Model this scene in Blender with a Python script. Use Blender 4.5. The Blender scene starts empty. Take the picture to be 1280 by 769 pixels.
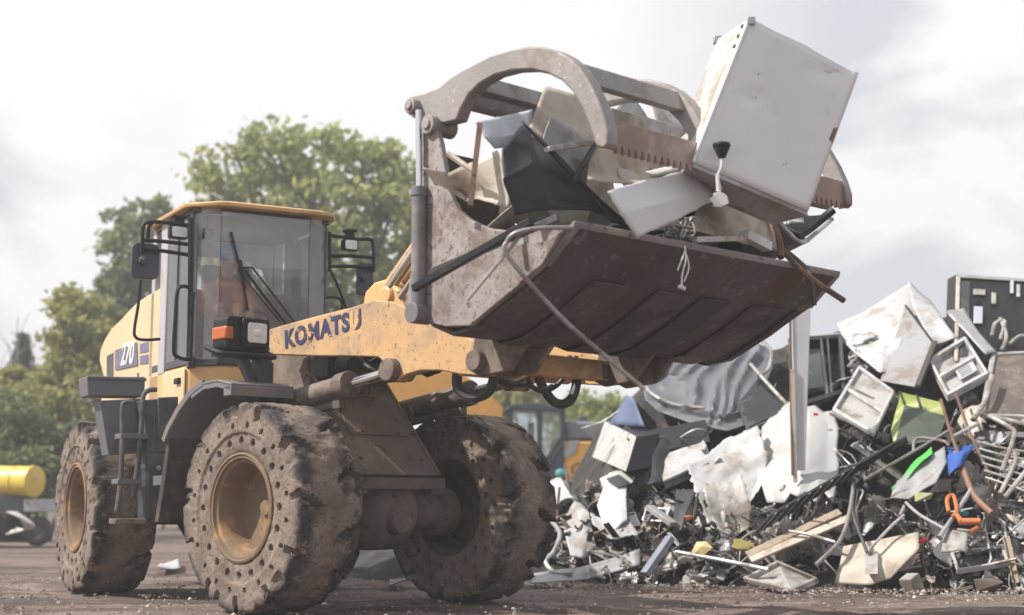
import bpy, bmesh, math, random
import numpy as np
from mathutils import Vector, Matrix, noise
R = math.radians
rnd = random.Random(7)
sc = bpy.context.scene
COL = sc.collection
V = Vector

# ------------------------------------------------------------------ survey of the place (camera and the loader's two frames)
FPX = 1850.0; EYE = V((0, 0, .755)); PITCH = math.atan(246.5/FPX)
CP, SP = math.cos(PITCH), math.sin(PITCH)
def ray(px, py):
    x = (px-640)/FPX; v = -(py-384.5)/FPX
    return V((x, CP-v*SP, SP+v*CP))
def at(px, py, Y):
    d = ray(px, py); return EYE + d*(Y/d.y)
class Frame:
    def __init__(s, o, f):
        l = math.hypot(*f); s.f = V((f[0]/l, f[1]/l, 0)); s.l = V((-s.f.y, s.f.x, 0)); s.o = V((o[0], o[1], 0))
        s.ang = math.atan2(s.f.y, s.f.x)
    def w2l(s, p): q = p-s.o; return V((q.dot(s.f), q.dot(s.l), p.z))
    def l2w(s, p): return s.o + s.f*p[0] + s.l*p[1] + V((0, 0, p[2]))
    def hit(s, px, py, ax, val):
        d = ray(px, py); n = (s.f, s.l, V((0, 0, 1)))[ax]
        t = ((s.o-EYE).dot(n)+val)/d.dot(n)
        return s.w2l(EYE+d*t)
FF = Frame((-1.05, 11.48), (.697, -.717))
_piv = FF.o - FF.f*1.45
_fr = V((.498, -.867, 0)).normalized()
RF = Frame(_piv - _fr*1.45, (.498, -.867))
def fxz(y, pts): return [(q.x, q.z) for q in (FF.hit(a, b, 1, y) for a, b in pts)]
def rxz(y, pts): return [(q.x, q.z) for q in (RF.hit(a, b, 1, y) for a, b in pts)]
def ryz(x, pts): return [(q.y, q.z) for q in (RF.hit(a, b, 0, x) for a, b in pts)]
def fpt(px, py, y): return FF.hit(px, py, 1, y)
def bk(px, py, x): return FF.l2w(FF.hit(px, py, 0, x))      # a point in the bucket, x metres ahead of the front axle

# ------------------------------------------------------------------ mesh builder
class MB:
    def __init__(s): s.v = []; s.f = []; s.m = []
    def add(s, vs, fs, mi=0):
        b = len(s.v); s.v += [V(p) for p in vs]
        s.f += [tuple(i+b for i in f) for f in fs]; s.m += [mi]*len(fs); return s
    def box(s, c, d, rot=None, mi=0):
        c = V(c); h = V(d)/2; vs = []
        for x in (-1, 1):
            for y in (-1, 1):
                for z in (-1, 1):
                    p = V((x*h.x, y*h.y, z*h.z))
                    if rot is not None: p = rot @ p
                    vs.append(c+p)
        return s.add(vs, [(0,1,3,2),(4,6,7,5),(0,4,5,1),(2,3,7,6),(0,2,6,4),(1,5,7,3)], mi)
    def hexa(s, a, b, mi=0):
        return s.add(list(a)+list(b), [(0,1,2,3),(7,6,5,4),(0,4,5,1),(1,5,6,2),(2,6,7,3),(3,7,4,0)], mi)
    def prism(s, poly, t0, t1, plane='xz', mi=0):
        mp = {'xz': lambda a, b, t: (a, t, b), 'xy': lambda a, b, t: (a, b, t), 'yz': lambda a, b, t: (t, a, b)}[plane]
        n = len(poly)
        vs = [mp(a, b, t0) for a, b in poly]+[mp(a, b, t1) for a, b in poly]
        fs = [tuple(range(n)), tuple(range(2*n-1, n-1, -1))]
        fs += [(i, i+n, (i+1) % n+n, (i+1) % n) for i in range(n)]
        return s.add(vs, fs, mi)
    def strip(s, poly, t0, t1, th, plane='xz', mi=0):
        """an open outline given a wall thickness and extruded"""
        P = [V((a, b)) for a, b in poly]; off = []
        for i in range(len(P)):
            d = (P[min(i+1, len(P)-1)]-P[max(i-1, 0)]).normalized(); off.append(P[i]+V((-d.y, d.x))*th)
        return s.prism([tuple(p) for p in P]+[tuple(p) for p in reversed(off)], t0, t1, plane, mi)
    def tube(s, path, r, seg=8, mi=0, closed=False):
        P = [V(p) for p in path]; n = len(P)
        rs = r if isinstance(r, (list, tuple)) else [r]*n
        T = []
        for i in range(n):
            a = P[i-1] if (i > 0 or closed) else P[i]; b = P[(i+1) % n] if (i < n-1 or closed) else P[i]
            T.append((b-a).normalized())
        u = T[0].orthogonal().normalized(); vs = []
        for i in range(n):
            u = (u - T[i]*u.dot(T[i]))
            u = u.normalized() if u.length > 1e-6 else T[i].orthogonal().normalized()
            w = T[i].cross(u)
            for k in range(seg):
                a = 2*math.pi*k/seg; vs.append(P[i]+(u*math.cos(a)+w*math.sin(a))*rs[i])
        fs = []
        for i in range(n if closed else n-1):
            j = (i+1) % n
            for k in range(seg):
                q = (k+1) % seg; fs.append((i*seg+k, i*seg+q, j*seg+q, j*seg+k))
        if not closed:
            fs.append(tuple(range(seg-1, -1, -1))); fs.append(tuple(range((n-1)*seg, n*seg)))
        return s.add(vs, fs, mi)
    def cyl(s, a, b, r0, r1=None, seg=20, mi=0): return s.tube([a, b], [r0, r0 if r1 is None else r1], seg, mi)
    def lathe(s, prof, seg=48, o=(0, 0, 0), mi=0):
        """profile (radius, y) turned about the local y axis"""
        o = V(o); n = len(prof); vs = []
        for k in range(seg):
            a = 2*math.pi*k/seg
            for r, y in prof: vs.append(o+V((r*math.cos(a), y, r*math.sin(a))))
        fs = [(k*n+i, k*n+i+1, ((k+1) % seg)*n+i+1, ((k+1) % seg)*n+i) for k in range(seg) for i in range(n-1)]
        return s.add(vs, fs, mi)
    def ell(s, c, r, mi=0, su=14, sv=9):
        vs = []; c = V(c)
        for j in range(sv+1):
            t = math.pi*j/sv
            for i in range(su):
                a = 2*math.pi*i/su; vs.append(c+V((r[0]*math.sin(t)*math.cos(a), r[1]*math.sin(t)*math.sin(a), r[2]*math.cos(t))))
        return s.add(vs, [(j*su+i, (j+1)*su+i, (j+1)*su+(i+1) % su, j*su+(i+1) % su) for j in range(sv) for i in range(su)], mi)
    def grid(s, G, mi=0, torn=0, seed=1):
        n, m = len(G), len(G[0])
        if torn:
            # bites out of the edge, following a noise so that they read as tears
            keep = lambda i, j: min(i, n-2-i, j, m-2-j) > torn*max(0, noise.noise(V((i*.55+seed*3.1, j*.55, seed))))*1.9-.2
            return s.add([p for r in G for p in r], [(i*m+j, i*m+j+1, (i+1)*m+j+1, (i+1)*m+j) for i in range(n-1) for j in range(m-1) if keep(i, j)], mi)
        return s.add([p for r in G for p in r], [(i*m+j, i*m+j+1, (i+1)*m+j+1, (i+1)*m+j) for i in range(n-1) for j in range(m-1)], mi)
    def mesh(s, name, mats, origin=None, smooth=38):
        o = V(origin) if origin is not None else V()
        me = bpy.data.meshes.new(name)
        me.from_pydata([tuple(p-o) for p in s.v], [], s.f)
        for m in (mats if isinstance(mats, (list, tuple)) else [mats]): me.materials.append(m)
        if any(s.m): me.polygons.foreach_set('material_index', s.m)
        bm = bmesh.new(); bm.from_mesh(me)
        bmesh.ops.remove_doubles(bm, verts=bm.verts, dist=1e-5)
        bmesh.ops.recalc_face_normals(bm, faces=bm.faces); bm.to_mesh(me); bm.free()
        if smooth:
            me.polygons.foreach_set('use_smooth', [True]*len(me.polygons)); me.set_sharp_from_angle(angle=R(smooth))
        me.update(); return me
    def build(s, name, mats, parent=None, origin=None, bevel=0, smooth=38, thick=0, frame=None):
        o = bpy.data.objects.new(name, s.mesh(name, mats, origin, smooth)); COL.objects.link(o)
        if origin is not None: o.location = origin
        if parent is not None: o.parent = parent
        if frame is not None:
            o.location = frame.o-LOADER_AT; o.rotation_euler.z = frame.ang
        if thick:
            md = o.modifiers.new('thickness', 'SOLIDIFY'); md.thickness = thick; md.offset = 0
        if bevel:
            md = o.modifiers.new('edges', 'BEVEL'); md.width = bevel; md.segments = 2; md.limit_method = 'ANGLE'; md.angle_limit = R(40)
        return o
def tag(o, label=None, cat=None, group=None, kind=None):
    if label: o['label'] = label
    if cat: o['category'] = cat
    if group: o['group'] = group
    if kind: o['kind'] = kind
    return o
def empty(name, loc=(0, 0, 0), rz=0, parent=None):
    o = bpy.data.objects.new(name, None); COL.objects.link(o); o.location = loc; o.rotation_euler.z = rz
    o.empty_display_size = .2
    if parent is not None: o.parent = parent
    return o
def smoothpath(pts, n=6, closed=False):
    P = [V(p) for p in pts]; out = []; L = len(P)
    for i in range(L if closed else L-1):
        g = lambda k: P[k % L] if closed else P[max(0, min(L-1, k))]
        a, b, c, d = g(i-1), g(i), g(i+1), g(i+2)
        for k in range(n):
            t = k/n
            out.append(.5*((2*b)+(c-a)*t+(2*a-5*b+4*c-d)*t*t+(3*b-a-3*c+d)*t**3))
    if not closed: out.append(P[-1])
    return out
def roundrect(w, h, r, n=4):
    out = []
    for cx, cy, a0 in ((w/2-r, h/2-r, 0), (-w/2+r, h/2-r, 90), (-w/2+r, -h/2+r, 180), (w/2-r, -h/2+r, 270)):
        for k in range(n+1):
            a = R(a0+90*k/n); out.append((cx+r*math.cos(a), cy+r*math.sin(a)))
    return out

# ------------------------------------------------------------------ materials
def newmat(name):
    m = bpy.data.materials.new(name); m.use_nodes = True; nt = m.node_tree
    return m, nt, nt.nodes['Principled BSDF'], nt.nodes['Material Output']
def N(nt, t, **kw):
    n = nt.nodes.new(t)
    for k, v in kw.items(): setattr(n, k, v)
    return n
def coords(nt, mode='Object', vary=True):
    tc = N(nt, 'ShaderNodeTexCoord')
    if not vary: return tc.outputs[mode]
    oi = N(nt, 'ShaderNodeObjectInfo'); mu = N(nt, 'ShaderNodeMath', operation='MULTIPLY'); mu.inputs[1].default_value = 37.0
    nt.links.new(oi.outputs['Random'], mu.inputs[0])
    ad = N(nt, 'ShaderNodeVectorMath', operation='ADD'); nt.links.new(tc.outputs[mode], ad.inputs[0]); nt.links.new(mu.outputs[0], ad.inputs[1])
    return ad.outputs[0]
def nz(nt, co, scale, detail=5, rough=.6, dist=0, stretch=None):
    n = N(nt, 'ShaderNodeTexNoise'); n.inputs['Scale'].default_value = scale; n.inputs['Detail'].default_value = detail
    n.inputs['Roughness'].default_value = rough; n.inputs['Distortion'].default_value = dist
    if stretch:
        mp = N(nt, 'ShaderNodeMapping'); mp.inputs['Scale'].default_value = stretch; nt.links.new(co, mp.inputs['Vector']); co = mp.outputs[0]
    nt.links.new(co, n.inputs['Vector']); return n.outputs['Fac']
def ramp(nt, fac, a, b, ca=0, cb=1):
    r = N(nt, 'ShaderNodeMapRange'); r.inputs['From Min'].default_value = a; r.inputs['From Max'].default_value = b
    r.inputs['To Min'].default_value = ca; r.inputs['To Max'].default_value = cb; r.clamp = True
    nt.links.new(fac, r.inputs['Value']); return r.outputs[0]
def mixc(nt, fac, a, b):
    m = N(nt, 'ShaderNodeMix', data_type='RGBA')
    for sock, val in ((m.inputs['Factor'], fac), (m.inputs['A'], a), (m.inputs['B'], b)):
        if isinstance(val, (tuple, list)): sock.default_value = (*val[:3], 1)
        elif isinstance(val, (int, float)): sock.default_value = val
        else: nt.links.new(val, sock)
    return m.outputs['Result']
def mat(name, col, rough=.5, metal=0., dirt=None, amt=.3, scale=3., var=.12, bump=0., bscale=40., stretch=None, dirt2=None, amt2=.2, scale2=14., spec=.5, vary=True):
    """painted or bare surface: base colour with value variation, up to two layers of dirt or wear in irregular patches"""
    m, nt, b, out = newmat(name); co = coords(nt, vary=vary)
    dark = tuple(c*(1-var) for c in col); lite = tuple(min(1, c*(1+var*.6)) for c in col)
    c = mixc(nt, ramp(nt, nz(nt, co, scale*.5, 3), .35, .65), dark, lite)
    rr = rough
    if dirt:
        f = ramp(nt, nz(nt, co, scale, 7, .68, .3, stretch), .68-amt*.6, .82-amt*.6); c = mixc(nt, f, c, dirt)
        rr = ramp(nt, f, 0, 1, rough, min(1, max(rough, .8)))
    if dirt2:
        f2 = ramp(nt, nz(nt, co, scale2, 4, .7), .70-amt2*.5, .74-amt2*.5); c = mixc(nt, f2, c, dirt2)
    nt.links.new(c, b.inputs['Base Color'])
    if isinstance(rr, float) or isinstance(rr, int): b.inputs['Roughness'].default_value = rr
    else: nt.links.new(rr, b.inputs['Roughness'])
    b.inputs['Metallic'].default_value = metal; b.inputs['Specular IOR Level'].default_value = spec
    if bump:
        bp = N(nt, 'ShaderNodeBump'); bp.inputs['Strength'].default_value = bump; bp.inputs['Distance'].default_value = .02
        nt.links.new(nz(nt, co, bscale, 5, .65), bp.inputs['Height']); nt.links.new(bp.outputs[0], b.inputs['Normal'])
    return m
MUD = (.20, .155, .125)
m_yellow = mat('yellow_paint', (.66, .40, .17), .45, dirt=(.46, .30, .15), amt=.16, scale=2.2, var=.08, dirt2=(.22, .14, .08), amt2=.06, scale2=26, bump=.03)
m_boom = mat('muddy_yellow_paint', (.60, .375, .175), .55, dirt=(.38, .26, .165), amt=.36, scale=2.6, var=.1, dirt2=(.19, .13, .09), amt2=.2, scale2=24, bump=.08)
m_hood = mat('faded_yellow_paint', (.70, .51, .29), .4, dirt=(.6, .44, .27), amt=.2, scale=2, var=.06)
m_rim = mat('dirty_yellow_rim', (.40, .25, .115), .85, dirt=(.20, .14, .095), amt=.55, scale=3.5, bump=.12, spec=.2)
m_mudframe = mat('mud_caked_frame', (.135, .105, .085), .85, dirt=(.23, .175, .135), amt=.32, scale=2.5, dirt2=(.05, .04, .035), amt2=.16, scale2=12, bump=.35, bscale=30)
m_cylmud = mat('mud_coated_cylinder', (.21, .165, .135), .75, dirt=(.10, .08, .068), amt=.42, scale=4, bump=.25, bscale=40)
m_steel = mat('worn_bucket_steel', (.33, .305, .295), .6, .25, dirt=(.20, .155, .135), amt=.42, scale=2.4, var=.2, dirt2=(.15, .12, .108), amt2=.26, scale2=20, bump=.3, bscale=30)
m_floor = mat('shade_darkened_rusty_floor', (.082, .068, .064), .5, .25, dirt=(.115, .066, .05), amt=.36, scale=1.7, var=.35, dirt2=(.17, .15, .14), amt2=.2, scale2=7, bump=.35, bscale=16, stretch=(.3, 1, .3))  # rust and scrapes over a base darkened for the shade under the bucket
m_claw = mat('scuffed_claw_steel', (.32, .30, .292), .58, .25, dirt=(.22, .17, .145), amt=.3, scale=2.2, var=.22, dirt2=(.5, .47, .46), amt2=.1, scale2=20, bump=.2, bscale=30)
m_plastic = mat('dark_grey_plastic', (.075, .078, .09), .55, dirt=(.16, .14, .125), amt=.25, scale=3, bump=.05)
m_fender = mat('grey_fender', (.17, .17, .18), .55, dirt=(.2, .165, .14), amt=.35, scale=2.5, bump=.08)
m_boxgrey = mat('slate_grey_paint', (.125, .13, .145), .5, dirt=(.17, .15, .135), amt=.25, scale=2.5)
m_black = mat('black_paint', (.012, .0125, .015), .5, dirt=(.05, .045, .042), amt=.16, scale=4, spec=.28)
m_hose = mat('black_rubber_hose', (.02, .019, .019), .5, dirt=(.09, .07, .055), amt=.3, scale=6)
m_chrome = mat('chrome_rod', (.75, .75, .76), .12, 1.0, var=.05)
m_navy = (.03, .034, .10)
m_white = mat('white_enamel', (.70, .70, .715), .35, dirt=(.5, .46, .41), amt=.14, scale=2.5, var=.04, dirt2=(.33, .28, .24), amt2=.03, scale2=15, bump=.04, bscale=8)
m_white2 = mat('soiled_white_enamel', (.62, .61, .595), .42, dirt=(.34, .30, .26), amt=.36, scale=2.6, var=.07, dirt2=(.2, .16, .13), amt2=.1, scale2=12, bump=.06, bscale=10)
m_cream = mat('cream_enamel', (.52, .47, .395), .5, dirt=(.34, .28, .225), amt=.36, scale=2.5, var=.07, dirt2=(.25, .17, .11), amt2=.08, scale2=14, bump=.06, bscale=10)
m_grey = mat('grey_sheet_metal', (.40, .40, .41), .42, .35, dirt=(.27, .24, .22), amt=.32, scale=3, var=.12, bump=.06, bscale=12)
m_lilac = mat('blue_grey_plate', (.47, .50, .56), .4, .2, dirt=(.66, .66, .67), amt=.3, scale=3, var=.1, bump=.05, bscale=10)
m_dark = mat('dark_sheet_metal', (.055, .055, .062), .42, .2, dirt=(.13, .115, .105), amt=.3, scale=3, var=.2, bump=.06, bscale=14)
m_blacksheet = mat('charcoal_plastic_sheet', (.014, .015, .02), .42, dirt=(.05, .049, .054), amt=.22, scale=2.2, var=.2, spec=.35, bump=.05, bscale=12)
m_galv = mat('galvanised_metal', (.50, .50, .50), .4, .6, dirt=(.33, .29, .26), amt=.35, scale=4, var=.12)
m_tubegrey = mat('dull_steel_tube', (.31, .295, .285), .45, .5, dirt=(.20, .155, .125), amt=.35, scale=6)
m_rust = mat('rusty_iron', (.125, .08, .06), .8, dirt=(.2, .115, .075), amt=.35, scale=7, dirt2=(.07, .05, .04), amt2=.2, bump=.2)
m_wood = mat('grey_timber', (.36, .29, .22), .8, dirt=(.22, .17, .13), amt=.3, scale=5, stretch=(1, 6, 6))
m_lime = mat('lime_green_plastic', (.28, .34, .085), .45, dirt=(.42, .44, .28), amt=.4, scale=4)
m_olive = mat('dark_green_plastic', (.05, .068, .043), .5, dirt=(.1, .1, .08), amt=.2, scale=4)
m_neon = mat('neon_green_cloth', (.09, .5, .09), .8, var=.25, scale=9)
m_blue = mat('blue_tarp', (.02, .085, .36), .6, var=.4, scale=10)
m_denim = mat('slate_blue_board', (.10, .135, .24), .5, dirt=(.2, .2, .24), amt=.2)
m_orange = mat('orange_plastic', (.5, .155, .045), .45, dirt=(.3, .12, .05), amt=.2, scale=6)
m_teal = mat('teal_plastic', (.08, .35, .33), .45)
m_red = mat('red_plastic', (.5, .03, .03), .45)
m_foam = mat('yellowed_foam', (.62, .48, .25), .9, dirt=(.4, .3, .17), amt=.3, scale=6, bump=.3)
m_core = mat('gap_shaded_scrap_mass', (.022, .02, .02), .8, dirt=(.06, .052, .047), amt=.3, scale=5, dirt2=(.3, .28, .26), amt2=.05, scale2=18, bump=.6, bscale=12)  # near-black base paints in the shade of the gaps between pieces
m_quilt = mat('grey_quilted_fabric', (.15, .155, .178), .45, dirt=(.10, .10, .11), amt=.3, scale=2.5, var=.1)
m_bag = mat('white_woven_bag', (.66, .66, .655), .5, dirt=(.55, .52, .48), amt=.2, scale=3, var=.06, bump=.1, bscale=16)
m_darkglass = mat('dark_glass_pane', (.02, .025, .028), .1, dirt=(.1, .11, .11), amt=.25, scale=3)
m_radiator = mat('brown_radiator_mesh', (.12, .10, .085), .75, dirt=(.24, .2, .165), amt=.3, scale=3, dirt2=(.05, .04, .035), amt2=.25, scale2=60, bump=.4, bscale=90)
m_seat = mat('cab_upholstery', (.07, .07, .08), .8)
m_liner = mat('cab_lining', (.6, .6, .63), .7)
m_skin = mat('skin', (.55, .33, .24), .55)
m_hivis = mat('orange_work_jacket', (.75, .2, .06), .8, var=.2)
m_trousers = mat('dark_work_trousers', (.04, .045, .07), .8)
m_bluecap = mat('blue_helmet', (.06, .22, .5), .4)

def glassmat(name, tint, haze, gloss=.03, dust=(.8, .8, .83), ior=1.5):
    m, nt, b, out = newmat(name); nt.nodes.remove(b)
    tr = N(nt, 'ShaderNodeBsdfTransparent'); tr.inputs[0].default_value = (*tint, 1)
    gl = N(nt, 'ShaderNodeBsdfGlossy'); gl.inputs['Roughness'].default_value = gloss
    fr = N(nt, 'ShaderNodeFresnel'); fr.inputs['IOR'].default_value = ior
    df = N(nt, 'ShaderNodeBsdfDiffuse'); df.inputs[0].default_value = (*dust, 1)
    m1 = N(nt, 'ShaderNodeMixShader'); m2 = N(nt, 'ShaderNodeMixShader')
    nt.links.new(fr.outputs[0], m1.inputs[0]); nt.links.new(tr.outputs[0], m1.inputs[1]); nt.links.new(gl.outputs[0], m1.inputs[2])
    co = coords(nt, vary=False); f = ramp(nt, nz(nt, co, 2.5, 4), .3, .7, haze*.85, haze*1.15)
    nt.links.new(f, m2.inputs[0]); nt.links.new(m1.outputs[0], m2.inputs[1]); nt.links.new(df.outputs[0], m2.inputs[2])
    nt.links.new(m2.outputs[0], out.inputs['Surface']); return m
m_glass = glassmat('cab_glass', (.97, .98, .98), .13, ior=1.75)
m_sideglass = glassmat('side_glass', (.92, .96, .96), .12)
m_lens = mat('lamp_lens', (.72, .72, .74), .15, dirt=(.5, .48, .45), amt=.2, scale=9)
m_amber = mat('amber_lens', (.52, .13, .03), .3)
m_mirror = mat('mirror_back', (.055, .055, .075), .5, dirt=(.11, .1, .1), amt=.2)

def tyremat():
    m, nt, b, out = newmat('mud_coated_rubber'); co = coords(nt)
    tc = N(nt, 'ShaderNodeTexCoord')
    mud = mixc(nt, ramp(nt, nz(nt, co, 5, 5), .35, .65), (.17, .133, .108), (.30, .24, .20))
    mud = mixc(nt, ramp(nt, nz(nt, co, 40, 4), .5, .68), mud, (.12, .092, .076))
    bare = mixc(nt, ramp(nt, nz(nt, co, 25, 5), .4, .65), (.03, .028, .032), (.075, .068, .068))
    # bare rubber where the shoulder lugs have been scraped, thick mud elsewhere
    sx = N(nt, 'ShaderNodeSeparateXYZ'); nt.links.new(tc.outputs['Object'], sx.inputs[0])
    r2 = N(nt, 'ShaderNodeMath', operation='POWER'); r2.inputs[1].default_value = 2; nt.links.new(sx.outputs[0], r2.inputs[0])
    q2 = N(nt, 'ShaderNodeMath', operation='POWER'); q2.inputs[1].default_value = 2; nt.links.new(sx.outputs[2], q2.inputs[0])
    s_ = N(nt, 'ShaderNodeMath', operation='ADD'); nt.links.new(r2.outputs[0], s_.inputs[0]); nt.links.new(q2.outputs[0], s_.inputs[1])
    sq = N(nt, 'ShaderNodeMath', operation='SQRT'); nt.links.new(s_.outputs[0], sq.inputs[0])
    ay = N(nt, 'ShaderNodeMath', operation='ABSOLUTE'); nt.links.new(sx.outputs[1], ay.inputs[0])
    sh = N(nt, 'ShaderNodeMath', operation='MULTIPLY')
    nt.links.new(ramp(nt, sq.outputs[0], .67, .725), sh.inputs[0]); nt.links.new(ramp(nt, ay.outputs[0], .08, .19), sh.inputs[1])
    f = N(nt, 'ShaderNodeMath', operation='MULTIPLY'); nt.links.new(sh.outputs[0], f.inputs[0])
    nt.links.new(ramp(nt, nz(nt, co, 4.5, 6, .7), .42, .50), f.inputs[1])
    g = N(nt, 'ShaderNodeMath', operation='MAXIMUM'); nt.links.new(f.outputs[0], g.inputs[0])
    nt.links.new(ramp(nt, nz(nt, co, 9, 6, .7), .66, .72), g.inputs[1])
    nt.links.new(mixc(nt, g.outputs[0], mud, bare), b.inputs['Base Color'])
    b.inputs['Roughness'].default_value = .85; b.inputs['Specular IOR Level'].default_value = .3
    bp = N(nt, 'ShaderNodeBump'); bp.inputs['Strength'].default_value = .7; bp.inputs['Distance'].default_value = .03
    nt.links.new(nz(nt, co, 22, 7, .7), bp.inputs['Height']); nt.links.new(bp.outputs[0], b.inputs['Normal'])
    return m
m_tyre = tyremat()
def wornletters(name, ink, ground, keep):
    m, nt, b, out = newmat(name); co = coords(nt, vary=False)
    f = ramp(nt, nz(nt, co, 6, 4, .6), keep, keep+.03)
    nt.links.new(mixc(nt, f, ink, ground), b.inputs['Base Color']); b.inputs['Roughness'].default_value = .5; return m
m_ink = wornletters('worn_navy_lettering', m_navy, (.58, .365, .17), .545)
m_decal = mat('slate_decal', (.13, .13, .2), .45, dirt=(.35, .3, .27), amt=.2, scale=6)
m_purple = mat('violet_decal', (.14, .13, .24), .45)
m_letterw = mat('white_lettering', (.75, .75, .75), .45)

def lettering(body, name, size, mtl, parent, frame, origin, ux, uy, depth=.004, offset=0., shear=0., spacing=1.0):
    """solid letters standing on a surface: ux along the line of text, uy up the letters (frame coordinates)"""
    cu = bpy.data.curves.new(name+'_curve', 'FONT'); cu.body = body; cu.size = size; cu.extrude = depth/2; cu.offset = offset; cu.shear = shear; cu.space_character = spacing
    tmp = bpy.data.objects.new(name+'_tmp', cu); COL.objects.link(tmp)
    dg = bpy.context.evaluated_depsgraph_get(); dg.update()
    me = bpy.data.meshes.new_from_object(tmp.evaluated_get(dg)); bpy.data.objects.remove(tmp)
    bpy.data.curves.remove(cu)
    ux, uy = V(ux).normalized(), V(uy).normalized(); nrm = ux.cross(uy)
    Mx = Matrix((ux, uy, nrm)).transposed().to_4x4(); Mx.translation = V(origin); me.transform(Mx)
    me.materials.clear(); me.materials.append(mtl); me.name = name
    o = bpy.data.objects.new(name, me); COL.objects.link(o); o.parent = parent
    if frame is not None: o.location = frame.o-LOADER_AT; o.rotation_euler.z = frame.ang
    return o
# ------------------------------------------------------------------ camera, sky, sun
cam = bpy.data.cameras.new('camera'); co_ = bpy.data.objects.new('camera', cam); COL.objects.link(co_); sc.camera = co_
co_.location = EYE; co_.rotation_euler = (R(90)+PITCH, 0, 0)
cam.sensor_width = 36; cam.lens = FPX/1280*36; cam.clip_start = .1; cam.clip_end = 2000
cam.dof.use_dof = True; cam.dof.focus_distance = 11.0; cam.dof.aperture_fstop = 1.25
SUN_EL, SUN_AZ = R(47), math.atan2(-.98, -.17)        # azimuth measured from +Y towards +X: far left, a little on the camera's side
w = bpy.data.worlds.new('World'); sc.world = w; w.use_nodes = True; nt = w.node_tree
bg = nt.nodes['Background']; bg.inputs['Strength'].default_value = .1
sky = N(nt, 'ShaderNodeTexSky', sky_type='NISHITA'); sky.sun_disc = False; sky.sun_elevation = SUN_EL; sky.sun_rotation = SUN_AZ
sky.air_density = 1.0; sky.dust_density = 1.6
tc = N(nt, 'ShaderNodeTexCoord')
mp = N(nt, 'ShaderNodeMapping'); mp.inputs['Scale'].default_value = (1, 1, 1.7); mp.inputs['Location'].default_value = (.35, 0, .12)
nt.links.new(tc.outputs['Generated'], mp.inputs['Vector'])
n1 = nz(nt, mp.outputs[0], 5.2, 7, .55, .35)
n2 = nz(nt, mp.outputs[0], 2.1, 4, .5, .1)
sx = N(nt, 'ShaderNodeSeparateXYZ'); nt.links.new(tc.outputs['Generated'], sx.inputs[0])
# the overcast is thickest (brightest, flattest) towards the sun and breaks up towards the right
brk = ramp(nt, sx.outputs[0], .07, .21, .04, 1.0)
thin = ramp(nt, sx.outputs[0], -.20, -.32, 0, 1.0)
mx_ = N(nt, 'ShaderNodeMath', operation='MAXIMUM'); nt.links.new(brk, mx_.inputs[0]); nt.links.new(thin, mx_.inputs[1])
greyf = N(nt, 'ShaderNodeMath', operation='MULTIPLY'); nt.links.new(ramp(nt, n1, .43, .56, 1, 0), greyf.inputs[0]); nt.links.new(mx_.outputs[0], greyf.inputs[1])
cl = mixc(nt, greyf.outputs[0], (6.55, 6.5, 6.62), (4.5, 4.66, 5.0))
gap = N(nt, 'ShaderNodeMath', operation='MULTIPLY')
nt.links.new(ramp(nt, n2, .40, .56), gap.inputs[0]); gz = N(nt, 'ShaderNodeMath', operation='MULTIPLY'); nt.links.new(ramp(nt, sx.outputs[0], .19, .29), gz.inputs[0]); nt.links.new(ramp(nt, sx.outputs[2], .20, .29), gz.inputs[1]); nt.links.new(gz.outputs[0], gap.inputs[1])
gap2 = N(nt, 'ShaderNodeMath', operation='MULTIPLY'); gap2.inputs[1].default_value = .75; nt.links.new(gap.outputs[0], gap2.inputs[0])
nt.links.new(mixc(nt, gap2.outputs[0], cl, sky.outputs[0]), bg.inputs['Color'])
sl = bpy.data.lights.new('sun', 'SUN'); sl.energy = 4.0; sl.angle = R(1.2); sl.color = (1, .94, .86)
so = bpy.data.objects.new('sun', sl); COL.objects.link(so)
sd = V((math.sin(SUN_AZ)*math.cos(SUN_EL), math.cos(SUN_AZ)*math.cos(SUN_EL), math.sin(SUN_EL)))
so.rotation_euler = sd.to_track_quat('Z', 'Y').to_euler(); so.location = sd*30
vs_ = sc.view_settings; vs_.view_transform = 'Standard'; vs_.look = 'None'; vs_.gamma = 1; vs_.use_curve_mapping = False; vs_.exposure = .64
cy = sc.cycles; cy.use_denoising = True; cy.max_bounces = 8; cy.transparent_max_bounces = 16; cy.sample_clamp_indirect = 6
cy.caustics_reflective = False; cy.caustics_refractive = False
try: cy.denoiser = 'OPENIMAGEDENOISE'
except Exception: pass

# ------------------------------------------------------------------ ground
def groundmat():
    m, nt, b, out = newmat('trodden_dirt'); co = coords(nt, vary=False)
    c = mixc(nt, ramp(nt, nz(nt, co, .55, 6, .6), .36, .64), (.12, .085, .07), (.215, .16, .135))
    c = mixc(nt, ramp(nt, nz(nt, co, 3.2, 6, .65, .4, (.35, 1, 1)), .48, .66), c, (.27, .215, .185))
    c = mixc(nt, ramp(nt, nz(nt, co, 1.1, 6, .65, .5, (.22, 1, 1)), .50, .60), c, (.085, .062, .052))
    c = mixc(nt, ramp(nt, nz(nt, co, 18, 5, .7), .56, .66), c, (.09, .068, .056))
    c = mixc(nt, ramp(nt, nz(nt, co, 70, 3, .7), .60, .70), c, (.42, .36, .32))
    nt.links.new(c, b.inputs['Base Color'])
    wet = ramp(nt, nz(nt, co, .8, 4, .55, .2, (.5, 1, 1)), .58, .66)
    nt.links.new(ramp(nt, wet, 0, 1, .95, .42), b.inputs['Roughness']); b.inputs['Specular IOR Level'].default_value = .3
    bp = N(nt, 'ShaderNodeBump'); bp.inputs['Strength'].default_value = .8; bp.inputs['Distance'].default_value = .05
    nt.links.new(nz(nt, co, 9, 8, .72), bp.inputs['Height']); nt.links.new(bp.outputs[0], b.inputs['Normal'])
    return m
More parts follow.
